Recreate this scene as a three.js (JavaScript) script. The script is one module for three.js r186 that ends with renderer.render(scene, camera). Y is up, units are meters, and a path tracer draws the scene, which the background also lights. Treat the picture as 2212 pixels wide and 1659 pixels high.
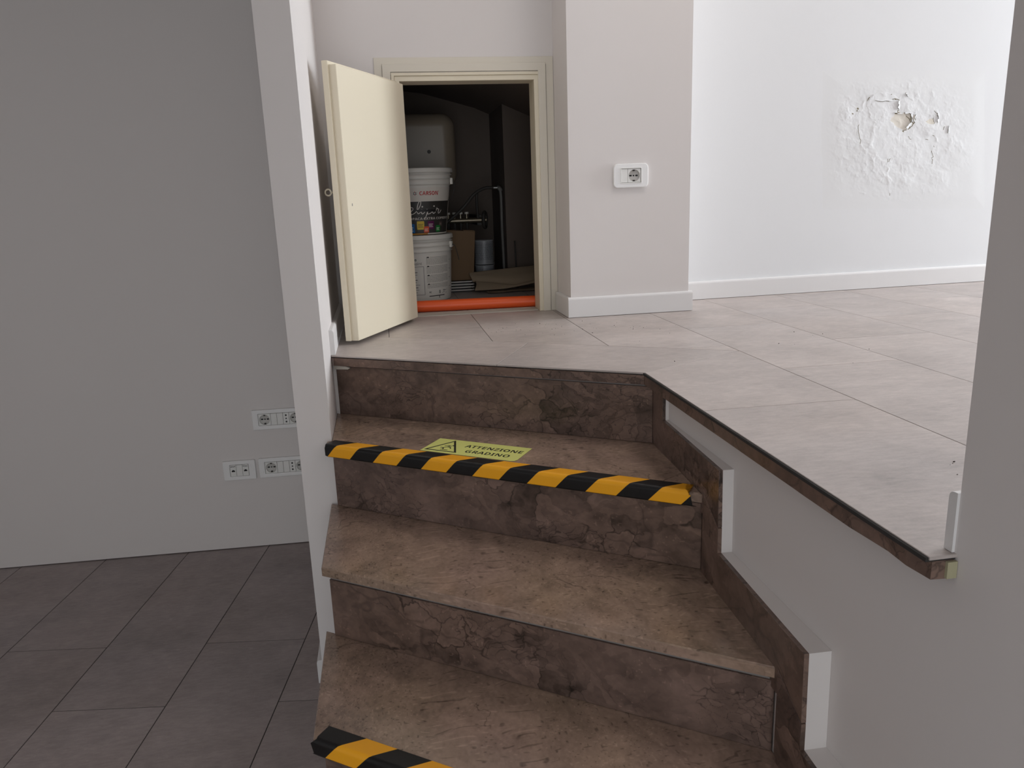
import * as THREE from 'three';
import { mergeGeometries } from 'three/addons/utils/BufferGeometryUtils.js';
import { RoundedBoxGeometry } from 'three/addons/geometries/RoundedBoxGeometry.js';
import { RectAreaLightUniformsLib } from 'three/addons/lights/RectAreaLightUniformsLib.js';

// ---------------------------------------------------------------- camera, sky, light, exposure
const scene = new THREE.Scene();
const camera = new THREE.PerspectiveCamera(53.12, 2212 / 1659, 0.02, 60);
camera.position.set(0, 1.295, 0);
camera.quaternion.setFromRotationMatrix(new THREE.Matrix4().makeBasis(
  new THREE.Vector3(0.9856, -0.0359, 0.1653), new THREE.Vector3(0.0737, 0.9706, -0.2292), new THREE.Vector3(-0.1522, 0.2380, 0.9593)));
const renderer = new THREE.WebGLRenderer({ antialias: true });
renderer.toneMapping = THREE.LinearToneMapping;
renderer.toneMappingExposure = 1.0;
renderer.shadowMap.enabled = true;
RectAreaLightUniformsLib.init();
scene.background = new THREE.Color().setRGB(0.72, 0.84, 1.0);          // overcast sky outside the windows
scene.backgroundIntensity = 1.0;
// daylight entering through the shop window of the upper room (on the right, outside the frame)
const WIN1 = { x: 5.2, z0: -2.68, z1: -1.75, y0: 0.95, y1: 2.85 };
const day1 = new THREE.RectAreaLight(new THREE.Color().setRGB(0.87, 0.945, 1.0), 23.5, WIN1.z1 - WIN1.z0, WIN1.y1 - WIN1.y0);
day1.position.set(WIN1.x - 0.03, (WIN1.y0 + WIN1.y1) / 2, (WIN1.z0 + WIN1.z1) / 2);
day1.lookAt(0, (WIN1.y0 + WIN1.y1) / 2, (WIN1.z0 + WIN1.z1) / 2);
scene.add(day1);
// daylight through the glazed entrance of the lower room, behind the camera
const WIN2 = { z: 2.6, x0: -0.95, x1: 0.45, y0: 0.08, y1: 2.1 };
const day2 = new THREE.RectAreaLight(new THREE.Color().setRGB(0.94, 0.99, 1.0), 3.1, WIN2.x1 - WIN2.x0, WIN2.y1 - WIN2.y0);
day2.position.set((WIN2.x0 + WIN2.x1) / 2, (WIN2.y0 + WIN2.y1) / 2, WIN2.z - 0.03);
day2.lookAt((WIN2.x0 + WIN2.x1) / 2, (WIN2.y0 + WIN2.y1) / 2, -3);
scene.add(day2);

// daylight through the shop front of the upper room, beside that entrance
const WIN3 = { z: 2.6, x0: 1.0, x1: 3.8, y0: 0.95, y1: 2.8 };
const day3 = new THREE.RectAreaLight(new THREE.Color().setRGB(1.0, 0.98, 0.97), 0.5, WIN3.x1 - WIN3.x0, WIN3.y1 - WIN3.y0);
day3.position.set((WIN3.x0 + WIN3.x1) / 2, (WIN3.y0 + WIN3.y1) / 2, WIN3.z - 0.03);
day3.lookAt((WIN3.x0 + WIN3.x1) / 2, (WIN3.y0 + WIN3.y1) / 2, -3);
scene.add(day3);

// ---------------------------------------------------------------- levels
const U = 0.88, Y1 = 0.702, Y2 = 0.533, Y3 = 0.366, Y4 = 0.185, CEIL = 3.0;

// ---------------------------------------------------------------- random and noise
let seed = 12345;
const rnd = () => { seed = (seed * 1664525 + 1013904223) >>> 0; return seed / 4294967296; };
const h2 = (x, y, s = 0) => { let n = Math.imul(x, 374761393) + Math.imul(y, 668265263) + Math.imul(s, 2147483647 ^ 0x5bd1e995); n = Math.imul(n ^ (n >>> 13), 1274126177); return ((n ^ (n >>> 16)) >>> 0) / 4294967296; };
const sm = t => t * t * (3 - 2 * t);
function vn(x, y, s = 0) {
  const xi = Math.floor(x), yi = Math.floor(y), u = sm(x - xi), v = sm(y - yi);
  const a = h2(xi, yi, s), b = h2(xi + 1, yi, s), c = h2(xi, yi + 1, s), d = h2(xi + 1, yi + 1, s);
  return a + (b - a) * u + (c - a) * v + (a - b - c + d) * u * v;
}
function fbm(x, y, o = 4, s = 0) { let v = 0, a = 0.5, t = 0; for (let i = 0; i < o; i++) { v += a * vn(x, y, s + i); t += a; a *= 0.5; x = x * 2.03 + 17.3; y = y * 2.03 + 9.1; } return v / t; }
function worley(x, y, s) {
  const xi = Math.floor(x), yi = Math.floor(y); let f1 = 9, f2 = 9, id = 0;
  for (let j = -1; j <= 1; j++) for (let i = -1; i <= 1; i++) {
    const cx = xi + i, cy = yi + j, dx = cx + h2(cx, cy, s) - x, dy = cy + h2(cx, cy, s + 5) - y, d = Math.hypot(dx, dy);
    if (d < f1) { f2 = f1; f1 = d; id = h2(cx, cy, s + 9); } else if (d < f2) f2 = d;
  }
  return [f1, f2, id];
}
const clamp = (v, a = 0, b = 1) => Math.min(b, Math.max(a, v));
const step = (a, b, x) => sm(clamp((x - a) / (b - a)));
const lin2s = c => c <= 0.0031308 ? c * 12.92 : 1.055 * Math.pow(c, 1 / 2.4) - 0.055;
function tex(n, fn, size, srgb = true) {                       // fn(u metres, v metres) -> [r,g,b] linear
  const d = new Uint8Array(n * n * 4);
  for (let j = 0; j < n; j++) for (let i = 0; i < n; i++) {
    const c = fn(i / n * size, j / n * size), k = (j * n + i) * 4;
    for (let q = 0; q < 3; q++) d[k + q] = 255 * clamp(srgb ? lin2s(clamp(c[q])) : c[q]);
    d[k + 3] = 255;
  }
  const t = new THREE.DataTexture(d, n, n);
  t.wrapS = t.wrapT = THREE.MirroredRepeatWrapping; t.magFilter = THREE.LinearFilter; t.minFilter = THREE.LinearMipmapLinearFilter; t.generateMipmaps = true;
  if (srgb) t.colorSpace = THREE.SRGBColorSpace;
  t.repeat.set(1 / size, 1 / size); t.needsUpdate = true;
  return t;
}
function canvasTex(w, h, draw) {
  const c = document.createElement('canvas'); c.width = w; c.height = h;
  draw(c.getContext('2d'), w, h);
  const t = new THREE.CanvasTexture(c); t.colorSpace = THREE.SRGBColorSpace; return t;
}

// ---------------------------------------------------------------- materials
// brown brecciated marble: risers and stringer
const marbleR = tex(1024, (u, v) => {
  const wx = u + 0.10 * (fbm(u * 8, v * 8, 5, 11) - 0.5) + 0.030 * (fbm(u * 45, v * 45, 3, 13) - 0.5), wy = v + 0.10 * (fbm(u * 8, v * 8, 5, 21) - 0.5) + 0.030 * (fbm(u * 45, v * 45, 3, 23) - 0.5);
  const W = worley(wx * 19, wy * 22, 3), W2 = worley(wx * 52 + 4, wy * 58, 33), cw = 0.02 + 0.20 * Math.pow(fbm(u * 26, v * 26, 3, 31), 2.2);
  const big = fbm(u * 4, v * 4, 4, 41), patch = step(0.44, 0.62, fbm(u * 3.2, v * 4.1, 3, 51));
  const fine = fbm(u * 130, v * 130, 3, 61), mid = fbm(u * 30, v * 30, 4, 71);
  let b = 0.62 + 0.42 * (big - 0.5) + 0.5 * (mid - 0.5) + 0.22 * (fine - 0.5) + patch * 0.42 * (W[2] - 0.45) + 0.20 * (W2[2] - 0.5);
  const crack = (1 - step(0.0, cw, W[1] - W[0])) * patch * step(0.40, 0.62, fbm(u * 14, v * 14, 4, 81));
  const crack2 = (1 - step(0.0, cw * 1.4, W2[1] - W2[0])) * step(0.50, 0.66, fbm(u * 9, v * 9, 4, 91));
  const vein = (1 - step(0.0, 0.012, Math.abs(fbm(u * 5 + 3, v * 5, 4, 101) - 0.5))) * 0.6;
  b *= 1 - 0.72 * Math.max(crack, crack2 * 0.85, vein * 0.7);
  const fleck = step(0.83, 0.93, vn(u * 260, v * 210, 7)) * step(0.5, 0.7, vn(u * 40, v * 40, 8));
  b += fleck * 0.35;
  const warm = clamp(0.5 + 0.9 * (fbm(u * 6, v * 6, 3, 111) - 0.5));
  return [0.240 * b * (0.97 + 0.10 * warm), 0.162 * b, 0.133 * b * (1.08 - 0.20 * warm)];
}, 1.0);
// the same stone on the treads: walked dull, with fossil flecks and long cracks
const marbleT = tex(1024, (u, v) => {
  const wx = u + 0.16 * (fbm(u * 6, v * 6, 5, 12) - 0.5) + 0.025 * (fbm(u * 50, v * 50, 3, 14) - 0.5), wy = v + 0.16 * (fbm(u * 6, v * 6, 5, 22) - 0.5) + 0.025 * (fbm(u * 50, v * 50, 3, 24) - 0.5);
  const W = worley(wx * 9, wy * 6, 4);
  const big = fbm(u * 5, v * 5, 4, 42), mid = fbm(u * 38 + 7 * big, v * 26, 4, 72), fine = fbm(u * 170, v * 120, 3, 62);
  let b = 0.70 + 0.34 * (big - 0.5) + 0.42 * (mid - 0.5) + 0.24 * (fine - 0.5);
  const where = step(0.52, 0.64, fbm(u * 7, v * 7, 4, 82));
  const crack = (1 - step(0.0, 0.02, W[1] - W[0])) * where, hal = (1 - step(0, 0.06, W[1] - W[0])) * where * step(.4, .6, mid);
  const fly = 0.5 + 0.5 * Math.sin(u * 14), f1 = vn(u * (95 + 40 * fly) + 4 * vn(u * 20, v * 20, 5), v * 220 + 6 * vn(u * 18, v * 18, 6), 9);
  b += step(0.80, 0.95, f1) * 0.22 - step(0.80, 0.95, 1 - f1) * 0.28;
  b *= 1 - 0.55 * Math.max(crack, hal * 0.45);
  const warm = clamp(0.5 + 0.9 * (fbm(u * 6, v * 6, 3, 112) - 0.5));
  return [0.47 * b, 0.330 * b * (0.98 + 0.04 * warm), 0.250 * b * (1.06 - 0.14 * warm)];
}, 1.0);
// grey porcelain with a faint drawn streak
const tileT = tex(1024, (u, v) => {
  const b = 1 + 0.34 * (fbm(u * 4.5, v * 6, 4, 13) - 0.5) + 0.20 * (fbm(u * 22, v * 30, 3, 23) - 0.5) + 0.26 * (fbm(u * 60, v * 190, 3, 33) - 0.5) + 0.08 * (vn(u * 480, v * 480, 43) - 0.5);
  const pit = step(0.86, 0.97, vn(u * 60, v * 240, 53)) * step(0.45, 0.65, vn(u * 12, v * 12, 63));
  const t = fbm(u * 2.6, v * 2.6, 3, 73) - 0.5, k = b + pit * 0.10;
  return [0.460 * k * (1 + 0.05 * t), 0.402 * k, 0.376 * k * (1 - 0.05 * t)];
}, 1.2);
const plasterB = tex(512, (u, v) => { const k = 0.5 + 0.7 * (fbm(u * 6, v * 6, 3, 14) - 0.5) + 0.25 * (fbm(u * 60, v * 60, 2, 24) - 0.5); return [k, k, k]; }, 2.0, false);
const S = (o) => new THREE.MeshStandardMaterial(o);
const rgb = (r, g, b) => new THREE.Color().setRGB(r, g, b);
const M = {
  wall: S({ color: rgb(0.75, 0.705, 0.685), roughness: 0.92, bumpMap: plasterB, bumpScale: 0.0006 }),
  wallB: S({ color: rgb(0.80, 0.80, 0.805), roughness: 0.9, bumpMap: plasterB, bumpScale: 0.0008 }),
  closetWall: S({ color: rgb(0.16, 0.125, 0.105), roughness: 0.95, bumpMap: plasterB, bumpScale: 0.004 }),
  skirt: S({ color: rgb(0.78, 0.76, 0.75), roughness: 0.45 }),
  cream: S({ color: rgb(0.76, 0.68, 0.53), roughness: 0.42 }),
  creamWall: S({ color: rgb(0.72, 0.665, 0.57), roughness: 0.6 }),
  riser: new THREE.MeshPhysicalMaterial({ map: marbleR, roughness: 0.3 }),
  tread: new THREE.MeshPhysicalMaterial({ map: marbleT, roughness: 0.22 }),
  tile: new THREE.MeshPhysicalMaterial({ map: tileT, roughness: 0.42 }),
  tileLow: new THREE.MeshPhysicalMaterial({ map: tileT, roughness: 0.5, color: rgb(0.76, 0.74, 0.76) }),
  grout: S({ color: rgb(0.035, 0.032, 0.03), roughness: 0.95 }),
  mortar: S({ color: rgb(0.52, 0.48, 0.42), roughness: 0.95 }),
  caulk: S({ color: rgb(0.24, 0.22, 0.21), roughness: 0.9 }),
  foam: S({ color: rgb(0.42, 0.39, 0.25), roughness: 0.95 }),
  plastic: S({ color: rgb(0.88, 0.87, 0.86), roughness: 0.35 }),
  plasticIn: S({ color: rgb(0.82, 0.81, 0.78), roughness: 0.4 }),
  cup: S({ color: rgb(0.55, 0.53, 0.50), roughness: 0.45 }),
  hole: S({ color: rgb(0.008, 0.008, 0.008), roughness: 0.6 }),
  steel: S({ color: rgb(0.55, 0.55, 0.55), roughness: 0.35, metalness: 1 }),
  brass: S({ color: rgb(0.32, 0.27, 0.20), roughness: 0.4, metalness: 0.9 }),
  iron: S({ color: rgb(0.05, 0.045, 0.04), roughness: 0.6 }),
  orange: S({ color: rgb(0.78, 0.125, 0.030), roughness: 0.38 }),
  bucket: S({ color: rgb(0.70, 0.66, 0.60), roughness: 0.42 }),
  card: S({ color: rgb(0.20, 0.125, 0.070), roughness: 0.95 }),
  kraft: S({ color: rgb(0.36, 0.275, 0.19), roughness: 0.95 }),
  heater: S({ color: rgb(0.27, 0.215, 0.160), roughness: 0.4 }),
  tin: S({ color: rgb(0.42, 0.43, 0.45), roughness: 0.4 }),
  tinDull: S({ color: rgb(0.16, 0.15, 0.14), roughness: 0.5 }),
  red: S({ color: rgb(0.35, 0.02, 0.015), roughness: 0.4 }),
  alu: S({ color: rgb(0.35, 0.36, 0.37), roughness: 0.4, metalness: 0.8 }),
  glass: new THREE.MeshPhysicalMaterial({ color: 0xffffff, transmission: 1, thickness: 0, roughness: 0.02, ior: 1.5 }),
};

// ---------------------------------------------------------------- geometry helpers
const V = (x, y, z) => new THREE.Vector3(x, y, z);
function area2(p) { let a = 0; for (let i = 0; i < p.length; i++) { const q = p[(i + 1) % p.length]; a += p[i][0] * q[1] - q[0] * p[i][1]; } return a / 2; }
function inset(p, d) {                                       // CCW polygon moved inwards by d
  return p.map((c, i) => {
    const a = p[(i + p.length - 1) % p.length], b = p[(i + 1) % p.length];
    let e1 = [c[0] - a[0], c[1] - a[1]], e2 = [b[0] - c[0], b[1] - c[1]];
    const l1 = Math.hypot(...e1) || 1, l2 = Math.hypot(...e2) || 1;
    const n1 = [-e1[1] / l1, e1[0] / l1], n2 = [-e2[1] / l2, e2[0] / l2], k = 1 + n1[0] * n2[0] + n1[1] * n2[1];
    const s = d / Math.max(k, 0.3);
    return [c[0] + (n1[0] + n2[0]) * s, c[1] + (n1[1] + n2[1]) * s];
  });
}
function boxUV(g, off = [0, 0]) {                            // uv in metres along the two axes each face spans
  const p = g.attributes.position, n = p.count, uv = new Float32Array(n * 2), a = V(), b = V(), c = V();
  for (let i = 0; i < n; i += 3) {
    a.fromBufferAttribute(p, i); b.fromBufferAttribute(p, i + 1); c.fromBufferAttribute(p, i + 2);
    const nn = b.clone().sub(a).cross(c.clone().sub(a)), x = Math.abs(nn.x), y = Math.abs(nn.y), z = Math.abs(nn.z);
    [a, b, c].forEach((q, k) => {
      const t = y >= x && y >= z ? [q.x, q.z] : x > z ? [q.z, q.y] : [q.x, q.y];
      uv[(i + k) * 2] = t[0] + off[0]; uv[(i + k) * 2 + 1] = t[1] + off[1];
    });
  }
  g.setAttribute('uv', new THREE.BufferAttribute(uv, 2));
  return g;
}
// prism: polygon (a,b) swept from c0 to c1 in the frame o + a*ux + b*uy + c*uz, with chamfered far edge (ch)
function prism(poly, c0, c1, { o = V(0, 0, 0), ux = V(1, 0, 0), uy = V(0, 1, 0), uz = V(0, 0, 1), ch = 0, off = [0, 0] } = {}) {
  let p = area2(poly) < 0 ? [...poly].reverse() : poly.map(q => [...q]);
  const rings = ch > 0 ? [[p, c0], [p, c1 - ch], [inset(p, ch), c1]] : [[p, c0], [p, c1]];
  const at = (q, c) => o.clone().addScaledVector(ux, q[0]).addScaledVector(uy, q[1]).addScaledVector(uz, c);
  const out = [], tri = (...v) => v.forEach(q => out.push(q.x, q.y, q.z));
  for (let r = 0; r + 1 < rings.length; r++) for (let i = 0; i < p.length; i++) {
    const j = (i + 1) % p.length, [A, ca] = rings[r], [B, cb] = rings[r + 1];
    const a = at(A[i], ca), b = at(A[j], ca), c = at(B[j], cb), d = at(B[i], cb);
    tri(a, b, c); tri(a, c, d);
  }
  const cap = (q, c, flip) => THREE.ShapeUtils.triangulateShape(q.map(v => new THREE.Vector2(...v)), []).forEach(([i, j, k]) => flip ? tri(at(q[k], c), at(q[j], c), at(q[i], c)) : tri(at(q[i], c), at(q[j], c), at(q[k], c)));
  cap(rings[0][0], rings[0][1], true); cap(rings.at(-1)[0], rings.at(-1)[1], false);
  const g = new THREE.BufferGeometry(); g.setAttribute('position', new THREE.BufferAttribute(new Float32Array(out), 3));
  if (ux.clone().cross(uy).dot(uz) < 0) { const P = g.attributes.position.array; for (let i = 0; i < P.length; i += 9) for (let k = 0; k < 3; k++) { const t = P[i + 3 + k]; P[i + 3 + k] = P[i + 6 + k]; P[i + 6 + k] = t; } }
  g.computeVertexNormals();
  return boxUV(g, off);
}
const FLAT = { ux: V(1, 0, 0), uy: V(0, 0, -1), uz: V(0, 1, 0) };
const slab = (xz, y0, y1, ch = 0, off = [0, 0]) => prism(xz.map(([x, z]) => [x, -z]), y0, y1, { ...FLAT, ch, off });   // horizontal slab from (x,z) points
function box(x0, x1, y0, y1, z0, z1, ch = 0, off) { return prism([[x0, -z0], [x1, -z0], [x1, -z1], [x0, -z1]], y0, y1, { ...FLAT, ch, off }); }
// wall panel standing on the line a->b (xz), t thick behind it
function panel(a, b, y0, y1, t, ch = 0, off = [0, 0]) {
  const d = V(b[0] - a[0], 0, b[1] - a[1]), L = d.length(); d.divideScalar(L); const n = V(-d.z, 0, d.x);       // n points to the viewer's side (+z for a->b to the right)
  return prism([[0, y0], [L, y0], [L, y1], [0, y1]], -t, 0, { o: V(a[0], 0, a[1]), ux: d, uy: V(0, 1, 0), uz: n, ch, off });
}
function xform(g, pos = [0, 0, 0], rot = [0, 0, 0]) { g.applyMatrix4(new THREE.Matrix4().compose(V(...pos), new THREE.Quaternion().setFromEuler(new THREE.Euler(...rot)), V(1, 1, 1))); return g; }
const ni = g => { const r = g.index ? g.toNonIndexed() : g; for (const k of Object.keys(r.attributes)) if (!['position', 'normal', 'uv'].includes(k)) r.deleteAttribute(k); return r; };
const merge = gs => mergeGeometries(gs.map(ni));
const tube = (pts, r, seg = 32, rad = 10, closed = false) => new THREE.TubeGeometry(new THREE.CatmullRomCurve3(pts.map(p => V(...p)), closed, 'centripetal'), seg, r, rad, closed);
const cyl = (r0, r1, h, n = 32) => new THREE.CylinderGeometry(r0, r1, h, n);
function rrect(w, h, r, x = 0, y = 0) { const s = new THREE.Shape(), a = x - w / 2, b = y - h / 2; s.moveTo(a + r, b); s.lineTo(a + w - r, b); s.quadraticCurveTo(a + w, b, a + w, b + r); s.lineTo(a + w, b + h - r); s.quadraticCurveTo(a + w, b + h, a + w - r, b + h); s.lineTo(a + r, b + h); s.quadraticCurveTo(a, b + h, a, b + h - r); s.lineTo(a, b + r); s.quadraticCurveTo(a, b, a + r, b); return s; }
const ext = (s, d, bev = 0, seg = 6) => new THREE.ExtrudeGeometry(s, { depth: d - 2 * bev * 0 - bev, bevelEnabled: bev > 0, bevelSize: bev, bevelThickness: bev, bevelSegments: 3, bevelOffset: -bev, curveSegments: seg });

// ---------------------------------------------------------------- object helpers
const used = {};
const numbered = n => { const k = used[n] = (used[n] ?? -1) + 1; return k ? `${n}_${String(k).padStart(3, '0')}` : n; };
function shade(m) { m.castShadow = true; m.receiveShadow = true; return m; }
function thing(name, label, category, pos = [0, 0, 0], group) {
  const g = new THREE.Group(); g.name = numbered(name); g.position.set(...pos); g.userData = { label, category }; if (group) g.userData.group = group;
  scene.add(g); return g;
}
function struct(name, label, pos = [0, 0, 0]) { const g = new THREE.Group(); g.name = name; g.position.set(...pos); g.userData = { kind: 'structure', label, category: name.split('_')[0] }; scene.add(g); return g; }
const worldOf = o => { const p = V(); for (let q = o; q && q !== scene; q = q.parent) p.add(q.position); return p; };
function part(parent, name, g, mat, label, local = false) {      // geometry given in the room's coordinates (or local)
  if (!local) { const p = worldOf(parent); g.translate(-p.x, -p.y, -p.z); }
  const m = shade(new THREE.Mesh(g, mat)); m.name = name; if (label) m.userData.label = label; parent.add(m); return m;
}
function structMesh(name, label, g, mat) { const m = shade(new THREE.Mesh(g, mat)); m.name = name; m.userData = { kind: 'structure', label, category: name.split('_')[0] }; scene.add(m); return m; }

// ---------------------------------------------------------------- room shell
const WX = 0.619;                                                // face of the right-hand wall
// right wall: low under the landing, full height from the jamb towards the camera
structMesh('wall_right', 'white plastered wall under the landing edge rising beside the opening on the right',
  prism([[-1.72, 0], [2.6, 0], [2.6, CEIL], [-0.716, CEIL], [-0.716, 0.8495], [-1.72, 0.8495]], WX, WX + 0.11, { ux: V(0, 0, 1), uy: V(0, 1, 0), uz: V(1, 0, 0) }), M.wall);
structMesh('wall_partition', 'narrow white partition wall end at the left of the steps', box(-0.249, -0.1665, 0, CEIL, -2.90, -1.93, 0.003), M.wall);
structMesh('wall_left_back', 'grey shaded wall of the lower room with the electrical plates', panel([-2.62, -2.972], [-0.25, -2.882], 0.004, CEIL, 0.1), M.wall);
structMesh('wall_left', 'side wall of the lower room outside the view', box(-2.72, -2.6, 0, CEIL, -3.05, 2.7), M.wall);
{ // wall above the closet, with the opening of the little door
  const g = merge([panel([-0.1665, -2.757], [0.066, -2.757], U - 0.03, CEIL, 0.09), panel([0.066, -2.757], [0.577, -2.757], 1.70, CEIL, 0.09), panel([0.577, -2.757], [0.64, -2.757], U - 0.03, CEIL, 0.09)]);
  structMesh('wall_back_left', 'off-white wall around and above the small closet door', g, M.wall);
}
structMesh('wall_pillar', 'white square pillar with a power socket between closet and damaged wall', box(0.621, 1.043, U - 0.03, CEIL, -2.95, -2.557, 0.002), M.wall);
structMesh('wall_right_outer', 'window wall of the upper room outside the view', merge([
  box(WIN1.x, WIN1.x + 0.12, U - 0.1, WIN1.y0, -3.0, 2.7), box(WIN1.x, WIN1.x + 0.12, WIN1.y1, CEIL, -3.0, 2.7), box(WIN1.x, WIN1.x + 0.12, WIN1.y0, WIN1.y1, -2.95, WIN1.z0), box(WIN1.x, WIN1.x + 0.12, WIN1.y0, WIN1.y1, WIN1.z1, 2.7)]), M.wall);
structMesh('wall_front', 'front wall behind the viewer with the glazed entrance', merge([
  box(-2.7, WIN2.x0, 0, CEIL, 2.6, 2.72), box(WIN2.x1, WIN3.x0, 0, CEIL, 2.6, 2.72), box(WIN3.x1, 5.32, 0, CEIL, 2.6, 2.72), box(WIN3.x0, WIN3.x1, 0, WIN3.y0, 2.6, 2.72), box(WIN3.x0, WIN3.x1, WIN3.y1, CEIL, 2.6, 2.72), box(WIN2.x0, WIN2.x1, WIN2.y1, CEIL, 2.6, 2.72), box(WIN2.x0, WIN2.x1, 0, WIN2.y0, 2.6, 2.72)]), M.wall);
structMesh('ceiling_lower', 'lowered ceiling of the lower room above the view', box(-2.6, 0.6185, 2.2, 2.3, -1.929, 2.6), M.wall);
structMesh('ceiling', 'plain white ceiling above the view', box(-2.72, 5.32, CEIL, CEIL + 0.1, -4.2, 2.72), M.wall);

// windows (outside the frame): frames and panes
{
  const w = struct('window_1', 'shop window of the upper room outside the view', [WIN1.x + 0.02, WIN1.y0, WIN1.z0]);
  const x0 = WIN1.x + 0.03, x1 = WIN1.x + 0.08, zz = [WIN1.z0, -2.37, -2.06, WIN1.z1];
  part(w, 'frame', merge([box(x0, x1, WIN1.y0, WIN1.y0 + 0.05, WIN1.z0, WIN1.z1), box(x0, x1, WIN1.y1 - 0.05, WIN1.y1, WIN1.z0, WIN1.z1), ...zz.map((z, i) => box(x0, x1, WIN1.y0 + 0.05, WIN1.y1 - 0.05, z - (i === 0 ? 0 : i === 3 ? 0.05 : 0.025), z + (i === 3 ? 0 : i === 0 ? 0.05 : 0.025)))]), M.alu);
  for (let i = 0; i < 3; i++) part(w, 'pane', box(x0 + 0.02, x0 + 0.026, WIN1.y0 + 0.05, WIN1.y1 - 0.05, zz[i] + (i ? 0.025 : 0.05), zz[i + 1] - (i < 2 ? 0.025 : 0.05)), M.glass);
  for (const [nm, lb, W2] of [['window_2', 'glazed entrance of the lower room behind the viewer', WIN2], ['window_3', 'shop front of the upper room behind the viewer', WIN3]]) {
  const WIN2 = W2, w2 = struct(nm, lb, [WIN2.x0, WIN2.y0, 2.63]);
  const xx = [WIN2.x0, (WIN2.x0 + WIN2.x1) / 2, WIN2.x1];
  part(w2, 'frame', merge([box(WIN2.x0, WIN2.x1, WIN2.y0, WIN2.y0 + 0.06, 2.63, 2.68), box(WIN2.x0, WIN2.x1, WIN2.y1 - 0.06, WIN2.y1, 2.63, 2.68), ...xx.map((x, i) => box(x - (i === 0 ? 0 : i === 2 ? 0.06 : 0.03), x + (i === 2 ? 0 : i === 0 ? 0.06 : 0.03), WIN2.y0 + 0.06, WIN2.y1 - 0.06, 2.63, 2.68))]), M.alu);
  for (let i = 0; i < 2; i++) part(w2, 'pane', box(xx[i] + (i ? 0.03 : 0.06), xx[i + 1] - (i ? 0.06 : 0.03), WIN2.y0 + 0.06, WIN2.y1 - 0.06, 2.65, 2.656), M.glass);
  }
}

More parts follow.
